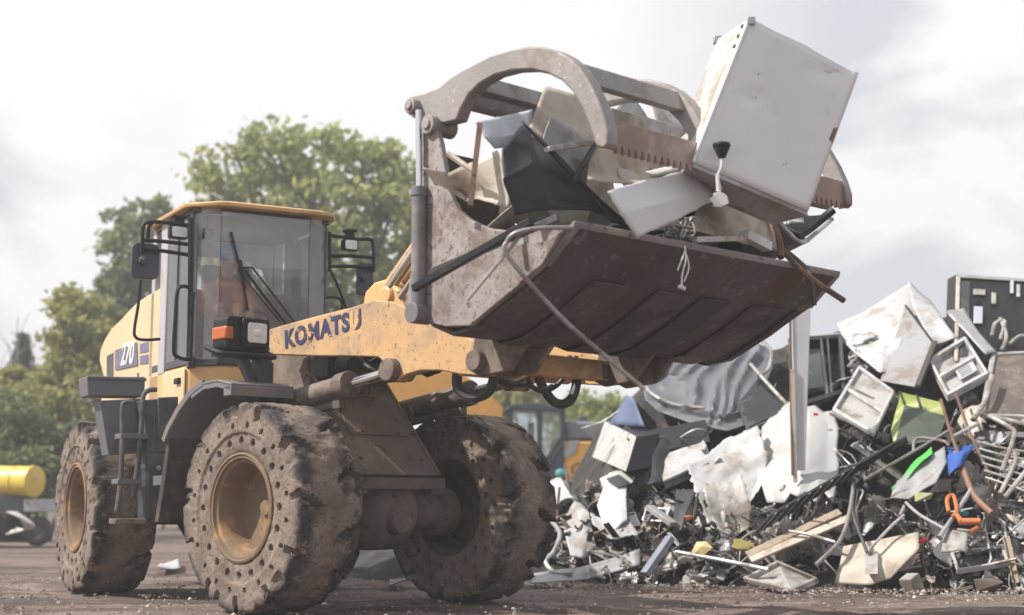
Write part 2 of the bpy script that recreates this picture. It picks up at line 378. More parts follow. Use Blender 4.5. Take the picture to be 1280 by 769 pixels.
m_ground = groundmat()
def axis(lo, hi, a, b, fine):
    xs = [lo]; 
    def geo(s, e, k):
        return [s+(e-s)*(i/k)**.35 for i in range(1, k)]
    left = [a-(a-lo)*((k/14)**2.6) for k in range(14, 0, -1)]
    mid = [a+(b-a)*i/fine for i in range(fine+1)]
    right = [b+(hi-b)*((k/14)**2.6) for k in range(1, 15)]
    return left+mid+right
gx = axis(-160, 160, -6, 8, 110); gy = axis(-30, 220, 8.5, 20, 110)
G = []
for y in gy:
    row = []
    for x in gx:
        z = 0
        if -8 < x < 10 and 7 < y < 24:
            z = .030*(noise.noise(V((x*.9, y*1.6, 3)))) - .045*max(0, noise.noise(V((x*.22, y*2.6+x*.3, 11)))) + .012*noise.noise(V((x*6, y*7, 2))) + .018*noise.noise(V((x*3.1, y*4.1, 7))) + .008*noise.noise(V((x*9, y*11, 1)))
            z -= .02
        row.append(V((x, y, z)))
    G.append(row)
tag(MB().grid(G).build('ground', m_ground, smooth=80), kind='structure')
# loose stones and crumbs of dirt: beyond counting
m_stone = mat('dirt_clod', (.23, .175, .145), .9, dirt=(.4, .36, .33), amt=.3, scale=1.2, var=.4)
m_chip = mat('pale_rubble_chip', (.5, .46, .42), .85, dirt=(.25, .2, .17), amt=.4, scale=1.4, var=.3)
g = MB()
for i in range(5200):
    if i < 2600: Y = rnd.uniform(9.6, 16); X = rnd.uniform(-.36, .37)*Y
    else:
        X = rnd.uniform(.2, 6.5); Y = 14.6-.27*X-abs(rnd.gauss(0, .75))
    s_ = rnd.choice((.005, .007, .010, .013, .02)) * rnd.uniform(.6, 1.4)
    c = V((X, Y, s_*.25)); a = [V((rnd.uniform(.6, 1.2), 0, 0)), V((-rnd.uniform(.4, .8), rnd.uniform(.5, 1), 0)), V((-rnd.uniform(.4, .8), -rnd.uniform(.5, 1), 0)), V((rnd.uniform(-.3, .3), rnd.uniform(-.3, .3), rnd.uniform(.5, 1.1)))]
    q = Matrix.Rotation(rnd.uniform(0, 6.28), 3, 'Z')
    ring_ = [q @ V((rnd.uniform(.7, 1.2)*math.cos(t_*1.2566), rnd.uniform(.6, 1.0)*math.sin(t_*1.2566), rnd.uniform(-.1, .2))) for t_ in range(5)]; up_ = [q @ V((p.x*.55, p.y*.55, rnd.uniform(.4, .7))) for p in ring_]
    g.add([c+p*s_ for p in ring_+up_], [(k_, (k_+1) % 5, (k_+1) % 5+5, k_+5) for k_ in range(5)]+[(5, 6, 7, 8, 9)], 1 if rnd.random() < .2 else 0)
tag(g.build('gravel', [m_stone, m_chip], smooth=0), kind='stuff', label='loose stones and dirt clods strewn over the brown ground', cat='gravel')
# ------------------------------------------------------------------ the wheel loader
LOADER_AT = V((_piv.x, _piv.y, 0))
loader = empty('wheel_loader', LOADER_AT)
tag(loader, 'large yellow articulated wheel loader with muddy solid tyres holding up a full scrap bucket', 'wheel loader')
def fp(mb, name, m, parent=None, **k):      # part in front-frame coordinates
    return mb.build(name, m, parent or loader, frame=None if parent else FF, **k)
def rp(mb, name, m, parent=None, **k):
    return mb.build(name, m, parent or loader, frame=None if parent else RF, **k)

# --- wheels -------------------------------------------------------
def tyre_mb():
    prof = []                                   # (radius, half-width position, zone)
    HW = .262
    rows = [(.385, .235), (.40, .25), (.42, .256), (.435, .256)]
    rows += [(.44+.0095*i, .258) for i in range(0, 9)]              # ring of large holes
    rows += [(.527, .262), (.535, .272), (.545, .274)]
    rows += [(.553+.0095*i, .274-.0006*i) for i in range(0, 8)]     # ring of small holes
    rows += [(.638, .270), (.66, .272), (.68, .272), (.70, .271), (.715, .270), (.729, .266), (.738, .258), (.744, .244), (.747, .225)]
    tread = [(.748, .20), (.750, .165), (.751, .13), (.752, .095), (.752, .06), (.752, .03), (.752, 0)]
    side = rows+tread
    full = side+[(r, -y) for r, y in reversed(side[:-1])]
    n = len(full); SEG = 480; vs = []
    L = 11
    for k in range(SEG):
        a = 2*math.pi*k/SEG; ca, sa = math.cos(a), math.sin(a)
        for i, (r, y) in enumerate(full):
            sgn = 1 if y >= 0 else -1; ay = abs(y); j = i if i < len(side) else 2*len(side)-2-i
            rr, yy = r, ay
            # holes: 20 large, 20 small
            ph = (k % 24)-11.5
            if 4 <= j <= 12:
                d = math.hypot(ph*.0131*r, r-.478)
                if d < .024: yy -= .06
            ph2 = ((k+12) % 24)-11.5
            if 16 <= j <= 23:
                d = math.hypot(ph2*.0131*r, r-.585)
                if d < .0185: yy -= .055
            # shoulder lugs: deep notches alternating between the sides
            off = .5 if sgn < 0 else 0
            la = a + (.752-r)*.3 + (.272-ay)*(.9 if ay < .262 else .2)
            t = (la/(2*math.pi)*L+off) % 1; t = min(t, 1-t)
            nn = noise.noise(V((ca*3, sa*3, y*4)))
            wid = .078+.04*nn
            if t < wid:
                e = min(1, (wid-t)/.018)
                if r > .63 and ay > .25: yy -= .07*e*min(1, (r-.62)/.05)
                if r > .7: rr -= .125*e*max(0, min(1, (ay-.05)/.10))
            # torn rubber and caked mud
            ch = noise.noise(V((ca*5.2, sa*5.2, y*7+9)))
            if r > .69: rr -= max(0, ch-.22)*.14*(1 if ay > .1 else .35)
            if r > .64 and ay > .2: yy -= max(0, noise.noise(V((ca*6, sa*6, 20+sgn)))-.22)*.12
            rr += .007*noise.noise(V((ca*14, sa*14, y*14)))+ (.004*noise.noise(V((ca*40, sa*40, y*40))) if r > .6 else 0)
            yy += .004*noise.noise(V((ca*16*r, sa*16*r, 3)))
            vs.append(V((rr*ca, sgn*yy, rr*sa)))
    fs = [(k*n+i, k*n+i+1, ((k+1) % SEG)*n+i+1, ((k+1) % SEG)*n+i) for k in range(SEG) for i in range(n-1)]
    return MB().add(vs, fs)
def rim_mb():                                   # outer face towards -y
    m = MB()
    prof = [(.385, .24), (.345, .2), (.335, .05), (.36, -.2), (.392, -.235), (.392, -.262), (.376, -.268), (.368, -.258), (.352, -.258), (.346, -.236), (.322, -.228), (.312, -.21), (.306, -.06), (.296, -.03), (.2, -.015), (.12, -.02), (.06, -.03), (.055, -.05), (.02, -.055), (.001, -.055)]
    m.lathe(prof, 64)
    pass
    return m
tyre_me = tyre_mb().mesh('tyre', m_tyre, smooth=42)
rim_me = rim_mb().mesh('rim', m_rim, smooth=30)
hub_in = mat('mud_black_rim', (.11, .085, .07), .85, dirt=(.2, .15, .12), amt=.3, scale=4, bump=.3)
rim_dark = rim_me.copy(); rim_dark.materials[0] = hub_in
def wheel(fr, y, spin, outer):
    e = empty('wheel', parent=loader); p = fr.l2w((0, y, .735)); e.location = p-LOADER_AT
    e.rotation_euler.z = fr.ang + (0 if outer < 0 else math.pi)
    for nm, me in (('tyre', tyre_me), ('rim', rim_dark if outer > 0 else rim_me)):
        o = bpy.data.objects.new(nm, me); COL.objects.link(o); o.parent = e; o.rotation_euler.y = spin
    return e
wheel(FF, -.975, R(8), -1); wheel(FF, .975, R(20), 1); wheel(RF, -.975, R(31), -1); wheel(RF, .975, R(3), 1)

# --- front frame ---------------------------------------------------
m = MB()
m.prism([(-1.25, .62), (-1.25, 1.15), (-.86, 2.0), (-.74, 2.14), (-.52, 2.14), (-.44, 1.98), (-.40, 1.74), (.24, .96), (.24, .86), (.02, .80), (-.25, .52), (-.9, .5)], -.36, .36)
fp(m, 'front_frame', m_mudframe, bevel=.012)
m = MB()
d = V((.63, 0, -.78)).normalized(); nrm = V((.78, 0, .63)).normalized()
a = V((-.385, 0, 1.76)); b = V((.262, 0, .965))
def slab(p, q, w0, w1, t, off=.006):
    s0 = p+nrm*off; s1 = q+nrm*off; u = V((0, 1, 0))
    m.hexa([s0-u*w0, s1-u*w1, s1+u*w1, s0+u*w0], [s0-u*w0+nrm*t, s1-u*w1+nrm*t, s1+u*w1+nrm*t, s0+u*w0+nrm*t])
slab(a, b, .33, .40, .02)
slab(a.lerp(b, .18), a.lerp(b, .62), .24, .29, .012, .026)
for s in (-1, 1):
    p0 = a+V((0, s*.345, 0)); p1 = b+V((0, s*.405, 0)); m.tube([p0+nrm*.02, p1+nrm*.02], .022, 6)
for t, s in ((.12, -.17), (.12, .17), (.6, -.2), (.6, .2), (.85, -.3), (.85, .3)):
    p = a.lerp(b, t)+V((0, s, 0)); m.cyl(p+nrm*.02, p+nrm*.05, .016, seg=6)
m.box((.27, 0, .915), (.10, .86, .085)); m.box((.255, .37, .86), (.09, .12, .05)); m.box((.255, -.37, .86), (.09, .12, .05))
p = a.lerp(b, .28)+nrm*.04
m.tube([p+V((0, -.09, 0)), p+V((.02, -.09, .02))+nrm*.02, p+V((.02, .09, .02))+nrm*.02, p+V((0, .09, 0))], .008, 6)
fp(m, 'frame_cover', m_mudframe, bevel=.006)
m = MB()
ring = [V((-.12+.06*math.cos(t)*.6, .43, 1.47+.062*math.sin(t))) for t in [2*math.pi*i/18 for i in range(18)]]
m.tube(ring, .016, 8, closed=True)
fp(m, 'lifting_eye', m_mudframe)
m = MB()
m.lathe([(.001, -.72), (.19, -.72), (.19, -.60), (.13, -.56), (.125, -.30), (.24, -.22), (.29, -.12), (.29, .12), (.24, .22), (.125, .30), (.13, .56), (.19, .60), (.19, .72), (.001, .72)], 32, (0, 0, .70))
for y in (-.2, .2): m.box((0, y, .86), (.34, .14, .22))
m.cyl((.22, 0, .66), (.34, 0, .64), .15, .10, 20)
fp(m, 'axle', m_mudframe, bevel=.01)

# --- lift arms -----------------------------------------------------
arm = fxz(-.62, [(336, 412), (352, 407), (400, 394), (440, 384), (466, 375), (490, 377), (520, 390), (560, 408), (598, 429), (614, 440), (621, 452), (619, 464), (606, 470), (575, 468), (550, 463), (525, 463), (508, 468), (496, 477), (482, 475), (477, 464), (479, 452), (472, 446), (430, 445), (395, 445), (335, 443), (330, 428)])
arms = []
for s in (-1, 1):
    m = MB(); m.prism(arm, s*.62, s*.52)
    o = fp(m, 'lift_arm', m_boom, bevel=.008); arms.append(o)
    q = fpt(492, 463, -.62)
    k = MB(); k.cyl((q.x, s*.47, q.z), (q.x, s*.655, q.z), .075, seg=24); k.cyl((q.x, s*.655, q.z), (q.x, s*.672, q.z), .04, seg=16)
    k.build('pin_boss', m_mudframe, o, bevel=.006)
    q = fpt(613, 455, -.62)
    k = MB(); k.cyl((q.x, s*.50, q.z), (q.x, s*.66, q.z), .07, seg=24)
    k.build('bucket_pin', m_mudframe, o, bevel=.006)
# lettering along the near arm
pa, pb = fpt(356, 434, -.623), fpt(453, 407, -.623)
ux = (pb-pa); ux.y = 0
m_l = lettering('KOMATSU', 'arm_lettering', .185, m_ink, arms[0], None, pa+V((0, -.001, -.005)), ux, V((-ux.z, 0, ux.x)), depth=.002, offset=.008, spacing=1.14)
sx_ = (pb-pa).length/max(.01, m_l.dimensions.length); 
# cross tube between the arms with a rusty hose guard
m = MB(); m.tube([(1.55, -.52, 1.73), (1.55, .52, 1.73)], .11, 20)
m.box((1.93, .12, 1.69), (.13, .80, .14))
fp(m, 'cross_tube', m_boom, bevel=.006)
# lift cylinders
for s in (-1, 1):
    A = V((-.55, s*.60, 1.50)); B = V((fpt(492, 463, -.62).x, s*.60, fpt(492, 463, -.62).z)); d_ = (B-A).normalized()
    L_ = (B-A).length
    m = MB(); m.tube([A-d_*.05, A+d_*(L_*.62)], .083, 20); m.tube([A+d_*(L_*.58), A+d_*(L_*.66)], .10, 20)
    m.tube([A+d_*(.1)+V((0, -s*.02, -.115)), A+d_*(L_*.56)+V((0, -s*.02, -.115))], .032, 10); m.box(A+d_*(L_*.57)+V((0, 0, -.1)), (.09, .06, .12))
    o = fp(m, 'lift_cylinder', m_cylmud, bevel=.005)
    k = MB(); k.tube([A+d_*(L_*.64), B-d_*.1], .042, 16); k.build('rod', m_chrome, o)
    k = MB(); k.tube([B-d_*.13, B+d_*.03], .062, 14); k.cyl(B+V((0, -.09, 0)), B+V((0, .09, 0)), .082, seg=20); k.build('rod_eye', m_cylmud, o, bevel=.008)
# tilt linkage in the middle
m = MB()
bc = fxz(-.12, [(472, 398), (463, 382), (466, 366), (478, 354), (492, 350), (508, 362), (520, 384), (500, 400)])
m.prism(bc, -.2, -.05); m.prism(bc, .05, .2); m.cyl((.36, -.23, 2.32), (.36, .23, 2.32), .075, seg=20)
fp(m, 'bell_crank', m_yellow, bevel=.02)
m = MB()
for (p, q, r, y) in (((484, 362), (530, 296), .05, -.17), ((492, 368), (545, 300), .05, 0.0), ((498, 380), (560, 300), .045, .12)):
    A = fpt(*p, y); B = fpt(*q, y); m.tube([A, B], r, 14)
o = fp(m, 'tilt_cylinder', m_boom)
m = MB()
for (p, q, r, y) in (((487, 358), (532, 292), .026, -.26), ((500, 372), (545, 306), .024, -.22), ((503, 390), (535, 340), .022, -.26)):
    A = fpt(*p, y); B = fpt(*q, y); m.tube([A, B], r, 12)
m.build('rod', m_chrome, o)
# hoses and clutter under the arms
m = MB()
for i in range(16):
    y0 = rnd.uniform(-.36, .36); x0 = rnd.uniform(-.55, -.3); x1 = rnd.uniform(.1, .8)
    P = [(x0, y0, 1.7+rnd.uniform(-.1, .25)), ((x0+x1)/2-.1, y0+rnd.uniform(-.1, .1), 1.95+rnd.uniform(-.1, .1)), (x1, y0*.8, 1.85+rnd.uniform(-.15, .1)), (x1+.25, y0*.7, 1.95)]
    m.tube(smoothpath(P, 6), rnd.choice((.014, .018, .022)), 7)
m.box((-.28, 0, 1.86), (.22, .7, .26)); m.cyl((-.05, -.3, 1.82), (.1, -.3, 1.80), .075, seg=16); m.cyl((.05, .1, 1.78), (.4, .1, 1.80), .06, seg=14)
fp(m, 'hydraulic_hoses', m_hose, bevel=.004)
m = MB()
def loop(pts, r, y0, y1):
    n = len(pts); P = [fpt(a_, b_, y0+(y1-y0)*i/(n-1)) for i, (a_, b_) in enumerate(pts)]; m.tube(smoothpath(P, 8), r, 9)
loop([(572, 466), (572, 482), (582, 494), (598, 496), (612, 488), (618, 470), (616, 460)], .036, -.5, -.42)
loop([(672, 452), (676, 478), (690, 500), (704, 505), (716, 496), (721, 474), (718, 448)], .034, .0, .35)
loop([(655, 462), (664, 482), (680, 489), (698, 480), (710, 462), (712, 446)], .018, -.05, .3)
loop([(622, 470), (634, 478), (650, 476), (664, 466), (672, 452)], .018, -.35, .0)
loop([(615, 474), (636, 482), (660, 482), (676, 488), (690, 482)], .014, -.35, .1)
fp(m, 'bucket_hoses', m_hose)

# --- bucket --------------------------------------------------------
BW = 1.30
side = fxz(-BW, [(545, 152), (553, 178), (558, 205), (562, 235), (575, 262), (590, 275), (615, 286), (650, 290), (690, 286), (718, 281), (714, 290), (683, 331), (640, 367), (590, 408), (560, 409), (535, 403), (518, 397), (508, 383), (514, 360), (517, 330), (521, 290), (526, 250), (530, 215), (529, 175), (533, 155)])
m = MB()
inner = [(3.34, 2.315), (3.12, 2.125), (2.80, 1.955), (2.5, 1.825), (2.3, 1.80), (2.12, 1.87), (2.0, 2.0), (1.96, 2.15), (1.98, 2.4), (2.03, 2.75), (2.06, 2.98)]
m.strip(inner, -BW+.03, BW-.03, .028)
bucket = fp(m, 'bucket', m_floor, bevel=.004)
for s in (-1, 1):
    k = MB(); k.prism(side, s*(BW+.022), s*(BW-.022)); sp_ = k.build('side_plate', m_steel, bucket, bevel=.008)
k = MB()
lip = [(3.37, 2.335), (3.345, 2.325), (3.12, 2.135), (3.105, 2.108), (3.13, 2.100), (3.36, 2.298)]
k.prism(lip, -BW-.02, BW+.02)
k.build('cutting_edge', mat('dark_worn_edge', (.27, .245, .24), .55, .25, dirt=(.36, .33, .31), amt=.3, scale=2.5, var=.3, dirt2=(.08, .065, .06), amt2=.2, scale2=14, bump=.25, bscale=25), bucket, bevel=.006)
m_wear = mat('brown_wear_plate', (.105, .078, .068), .55, .2, dirt=(.06, .05, .047), amt=.4, scale=2.4, var=.3, bump=.25, dirt2=(.2, .17, .155), amt2=.14, scale2=9)
m_wear2 = mat('blackened_wear_plate', (.022, .021, .022), .5, .15, dirt=(.07, .055, .05), amt=.35, scale=3, var=.25, bump=.2)
for y, w_, m_ in ((-.70, .34, m_wear), (-.1, .36, m_wear), (.30, .30, m_wear2), (.86, .34, m_wear), (1.19, .07, m_wear2)):
    k = MB(); k.strip([(3.09, 2.073), (2.8, 1.918), (2.5, 1.786), (2.30, 1.762), (2.10, 1.84)], y-w_/2, y+w_/2, .012)
    k.build('wear_strip', m_, bucket, bevel=.004)
for s in (-1, 1):
    w_ = fxz(-BW, [(618, 312), (690, 302), (716, 284), (683, 331), (655, 354)])
    if s < 0:
        k = MB(); k.prism(w_, s*(BW+.024), s*(BW+.036)); k.build('wear_plate', m_steel, bucket, bevel=.003)
for y in (-.60, .60):
    k = MB()
    for dy in (-.13, .09): k.prism([(1.86, 1.62), (1.95, 1.58), (2.22, 1.60), (2.42, 1.80), (2.1, 1.90), (1.96, 2.05), (1.90, 1.82)], y+dy, y+dy+.045)
    k.cyl((1.95, y-.19, 1.68), (1.95, y-.13, 1.68), .07, seg=20)
    k.build('hinge_bracket', m_cylmud, bucket, bevel=.008)
k = MB()
for y in (-.14, .10): k.prism([(1.96, 2.2), (1.98, 2.75), (1.75, 2.7), (1.72, 2.55)], y, y+.04)
k.build('tilt_bracket', m_cylmud, bucket, bevel=.008)

# --- grapple -------------------------------------------------------
near = fxz(-1.25, [(513, 128), (520, 122), (538, 118), (556, 111), (570, 99), (585, 90), (602, 81), (620, 72), (650, 63), (668, 60), (686, 61), (703, 65), (718, 73), (731, 85), (742, 101), (754, 125), (762, 146), (767, 165), (767, 182), (761, 188), (752, 184), (747, 168), (741, 152), (733, 134), (722, 116), (708, 102), (690, 93), (670, 89), (648, 90), (625, 96), (606, 107), (593, 120), (583, 138), (578, 152), (562, 156), (545, 152), (528, 152), (516, 144)])
m = MB(); m.prism(near, -1.30, -1.205)
grapple = fp(m, 'grapple', m_claw, bevel=.012)
def claw(y, w_):
    k = MB(); k.prism(near, y-w_/2, y+w_/2); k.build('claw', m_claw, grapple, bevel=.012)
claw(-.30, .11); claw(1.10, .07)
k = MB()
c0 = fpt(566, 118, -1.25); k.tube([(c0.x, -1.2, c0.z), (c0.x, 1.2, c0.z)], .075, 18)
k.prism([(c0.x-.05, c0.z+.10), (c0.x+.13, c0.z+.12), (c0.x+.14, c0.z+.02), (c0.x-.05, c0.z-.02)], -1.2, 1.2)
k.build('pivot_tube', m_claw, grapple, bevel=.006)
c1 = fpt(715, 84, -1.25)
k = MB(); k.prism([(c1.x-.10, c1.z+.06), (c1.x+.05, c1.z+.02), (c1.x+.10, c1.z-.11), (c1.x-.02, c1.z-.09)], -1.2, -.32)
k.build('cross_beam', m_claw, grapple, bevel=.008)
t0 = fpt(757, 168, -1.25)
k = MB()
n_ = 40; top = [(-1.2+2.3*i/n_) for i in range(n_+1)]
bar_ = [(y, t0.z+.085) for y in (-1.2, 1.10)]
teeth = []
for i in range(n_, 0, -1):
    teeth += [(top[i], t0.z-.055), (top[i]-.012, t0.z-.095), (top[i]-.035, t0.z-.10), (top[i]-.05, t0.z-.06)]
k.prism(bar_+teeth, t0.x-.01, t0.x+.025, 'yz')
k.build('serrated_bar', mat('rust_stained_bar', (.33, .235, .19), .65, .2, dirt=(.42, .36, .33), amt=.3, scale=4, var=.2, bump=.15), grapple, bevel=.003)
for y in (-1.25,):
    for (px, py, r) in ((519, 134, .05), (541, 157, .062)):
        q = fpt(px, py, -1.31); k = MB(); k.cyl((q.x, -1.36, q.z), (q.x, -1.15, q.z), r, seg=20); k.cyl((q.x, -1.375, q.z), (q.x, -1.36, q.z), r*.55, seg=14)
        k.build('pivot_pin', m_claw, grapple, bevel=.006)
# grapple cylinder
A, B, Cc = fpt(523, 138, -1.36), fpt(524, 236, -1.36), fpt(523, 392, -1.36)
m = MB(); m.tube([B, Cc], .047, 18); m.tube([B+V((0, 0, .01)), B-V((0, 0, .05))], .053, 18); m.cyl((Cc.x, -1.42, Cc.z), (Cc.x, -1.28, Cc.z), .065, seg=18)
gc = fp(m, 'grapple_cylinder', mat('grey_cylinder', (.16, .155, .165), .5, dirt=(.25, .22, .2), amt=.3, scale=4), bevel=.004)
k = MB(); k.tube([A, B], .02, 12); k.build('rod', m_chrome, gc)

# --- front fender, headlamp ----------------------------------------
m_mudflap = mat('muddy_rubber_flap', (.05, .04, .035), .8, dirt=(.11, .085, .07), amt=.35, scale=4)
def fenderside(y0, y1, name):
    m = MB()
    P = [(-.12, 1.60), (-.3, 1.635), (-.48, 1.625), (-.64, 1.565), (-.80, 1.45), (-.94, 1.31), (-1.0, 1.22)]
    m.strip(P, y0, y1, -.03); m.box((-.16, (y0+y1)/2, 1.575), (.10, y1-y0, .075)); m.strip([(a_, b_-.028) for a_, b_ in P[:4]], y0, y0+.02, -.055)
    o = fp(m, name, m_fender, bevel=.006)
    k = MB(); k.strip([(a_, b_+.004) for a_, b_ in P[2:]], y0-.004, y0+.025, -.05); k.build('fender_flange', m_fender, o, bevel=.004)
    k = MB(); k.prism([(-1.02, 1.26), (-.97, 1.26), (-1.02, .95), (-1.10, .62), (-1.16, .62), (-1.08, .95)], y0+.03, y1+.1); k.build('mud_flap', m_mudflap, o, bevel=.006)
    return o
fenderside(-1.26, -.70, 'front_fender')
# bracket and lamp
HX = -.34
q0 = FF.hit(282, 428, 0, HX); lamp_c = V((HX-.02, -1.02, 2.015))
m = MB(); rr_ = roundrect(.40, .31, .05)
m.prism([(a_, b_) for a_, b_ in rr_], 0, 0, 'yz')
m = MB()
bm_ = [(lamp_c.y+a_, lamp_c.z+b_) for a_, b_ in roundrect(.37, .26, .045)]
m.prism(bm_, lamp_c.x-.10, lamp_c.x+.09, 'yz')
hl = fp(m, 'headlight', m_black, bevel=.012)
k = MB(); k.prism([(lamp_c.y+.055+a_, lamp_c.z+.01+b_) for a_, b_ in roundrect(.24, .22, .03)], lamp_c.x+.09, lamp_c.x+.125, 'yz'); k.build('bezel', m_black, hl, bevel=.008)
k = MB(); k.prism([(lamp_c.y+.06+a_, lamp_c.z+.01+b_) for a_, b_ in roundrect(.17, .15, .02)], lamp_c.x+.122, lamp_c.x+.132, 'yz'); k.build('lens', m_lens, hl, bevel=.004)
k = MB(); k.ell((lamp_c.x+.128, lamp_c.y+.06, lamp_c.z+.01), (.012, .05, .03)); k.build('bulb', mat('bulb_glass', (.8, .8, .76), .1), hl)
k = MB(); k.box((lamp_c.x+.0, lamp_c.y-.16, lamp_c.z+.0), (.19, .075, .10)); k.build('indicator', m_amber, hl, bevel=.015)
k = MB()
for dz in (-.16, ):
    k.tube(smoothpath([(lamp_c.x-.1, lamp_c.y-.24, lamp_c.z+dz+.06), (lamp_c.x+.1, lamp_c.y-.22, lamp_c.z+dz), (lamp_c.x+.14, lamp_c.y+.0, lamp_c.z+dz), (lamp_c.x+.12, lamp_c.y+.22, lamp_c.z+dz), (lamp_c.x-.05, lamp_c.y+.24, lamp_c.z+dz+.05)], 5), .022, 8)
k.box((lamp_c.x-.02, lamp_c.y, lamp_c.z-.15), (.2, .36, .03))
k.build('lamp_guard', m_black, hl, bevel=.004)
m = MB(); m.tube([V((HX-.05, -1.0, 1.86)), V((HX-.06, -.84, 1.60))], .05, 4); m.box((HX-.08, -.80, 1.62), (.16, .14, .42)); m.box((HX-.1, -.79, 1.8), (.12, .1, .3))
fp(m, 'lamp_bracket', m_plastic, bevel=.008)

# --- rear frame, body and hood -------------------------------------
m = MB()
m.prism([(-1.75, .78), (-1.8, 1.5), (1.25, 1.5), (1.45, 1.2), (1.5, .62), (.9, .6), (-.3, .72)], -.44, .44)
rp(m, 'rear_frame', m_mudframe, bevel=.015)
m = MB(); m.lathe([(.001, -.72), (.18, -.72), (.18, -.6), (.125, -.56), (.125, -.3), (.24, -.22), (.28, 0), (.24, .22), (.125, .3), (.125, .56), (.18, .6), (.18, .72), (.001, .72)], 28, (0, 0, .7))
rp(m, 'axle', m_mudframe)
hoodp = rxz(-.62, [(129, 470), (124, 452), (125, 438), (130, 425), (138, 412), (150, 400), (160, 389), (172, 377), (186, 368), (200, 360)])
hoodp = [(-1.80, 1.2)]+hoodp+[(.32, hoodp[-1][1]+.02), (.32, 1.3)]
m = MB(); m.prism(hoodp, -.62, .62)
hood = rp(m, 'engine_hood', m_hood, bevel=.07)
def rq(px, py, y=-.62): return RF.hit(px, py, 1, y)
def panel(quad, name, mtl, parent, y=-.62, t=.012):
    k = MB(); k.prism(rxz(y, quad), y-t, y+.004); return k.build(name, mtl, parent, bevel=.003)
dec = panel([(145, 438), (172, 428), (173, 457), (145, 463)], 'model_plate', m_decal, hood)
panel([(175.5, 430), (186, 427), (186, 440), (175.5, 442)], 'stripe_decal', m_purple, hood, t=.006)
panel([(175.5, 445), (186, 443), (186, 455), (175.5, 456)], 'stripe_decal', m_purple, hood, t=.006)
panel([(134, 445), (142, 441), (142, 470), (134, 470)], 'air_vent', m_dark, hood, t=.006)
panel([(172, 466), (174, 466), (174, 476), (172, 476)], 'catch_plate', m_dark, hood, t=.006)
a_ = rq(151, 456, -.633); b_ = rq(171, 453, -.633); ux = b_-a_; ux.y = 0
lettering('270', 'model_number', .29, m_letterw, dec, None, a_+V((0, -.003, .0)), ux, (0, 0, 1), depth=.004, offset=.008, shear=.25)

# --- cab -------------------------------------------------------------
CX0, CX1, CY = .02, 1.30, .62
m = MB()
plan = [(CX0, -CY), (1.13, -CY), (CX1, -.40), (CX1, .40), (1.13, CY), (CX0, CY)]
m.prism(plan, 1.18, 1.93, 'xy')
cab = rp(m, 'cab', m_yellow, bevel=.03)
k = MB()
def pillar(p, q, w_, d_, z0=1.9, z1=3.27):
    k.hexa([(p-w_/2, q-d_/2, z0), (p+w_/2, q-d_/2, z0), (p+w_/2, q+d_/2, z0), (p-w_/2, q+d_/2, z0)], [(p-w_/2, q-d_/2, z1), (p+w_/2, q-d_/2, z1), (p+w_/2, q+d_/2, z1), (p-w_/2, q+d_/2, z1)])
for s in (-1, 1):
    pillar(1.15, s*(CY-.03), .07, .06)
    k.box((.66, s*(CY-.02), 1.965), (1.1, .045, .07)); k.box((.66, s*(CY-.03), 3.25), (1.15, .06, .04))
    k.hexa([(1.13, s*.60, 1.92), (1.30, s*.39, 1.92), (1.31, s*.41, 1.92), (1.15, s*.62, 1.92)], [(1.13, s*.60, 1.98), (1.30, s*.39, 1.98), (1.31, s*.41, 1.98), (1.15, s*.62, 1.98)])
k.box((CX1-.01, 0, 1.965), (.05, .80, .07)); k.box((CX1-.0, 0, 3.258), (.03, .82, .024)); k.box((CX0+.03, 0, 3.2), (.06, 1.2, .16))
k.build('pillar_frame', mat('black_cab_frame', (.04, .042, .055), .4, dirt=(.12, .115, .115), amt=.2), cab, bevel=.008)
m_pil = mat('light_grey_pillar', (.42, .41, .43), .45, dirt=(.3, .28, .27), amt=.2)
for s in (-1, 1):
    k = MB(); pillar(.40, s*(CY-.03), .20, .07); k.build('door_pillar', m_pil, cab, bevel=.01)
    k = MB(); pillar(CX0+.05, s*(CY-.05), .10, .10); k.build('rear_pillar', m_pil, cab, bevel=.01)
k = MB()      # roof: rounded plan with overhang, chamfered crown
def roofplan(gx, gy): return [(-.06-gx, -.60), (.0, -.68-gy), (1.14, -.69-gy), (1.20, -.675-gy), (1.40+gx, -.47), (1.43+gx, -.40), (1.43+gx, .52), (1.39+gx, .60), (1.20, .68+gy), (.0, .69+gy), (-.06-gx, .60)]
pa_ = [(x, y, 3.272) for x, y in roofplan(0, 0)]; pb_ = [(x, y, 3.304) for x, y in roofplan(.008, .008)]; pc_ = [(.65+(x-.65)*.94, y*.92, 3.322) for x, y in roofplan(0, 0)]
nn_ = len(pa_); k.add(pa_+pb_+pc_, [tuple(range(nn_-1, -1, -1)), tuple(range(2*nn_, 3*nn_))]+[(i+o*nn_, (i+1) % nn_+o*nn_, (i+1) % nn_+(o+1)*nn_, i+(o+1)*nn_) for o in (0, 1) for i in range(nn_)])
k.build('roof', m_yellow, cab, bevel=.006)
k = MB(); k.prism([(min(x, 1.24), y*.86) for x, y in roofplan(0, 0)], 3.22, 3.2715, 'xy'); k.build('headliner', m_liner, cab)
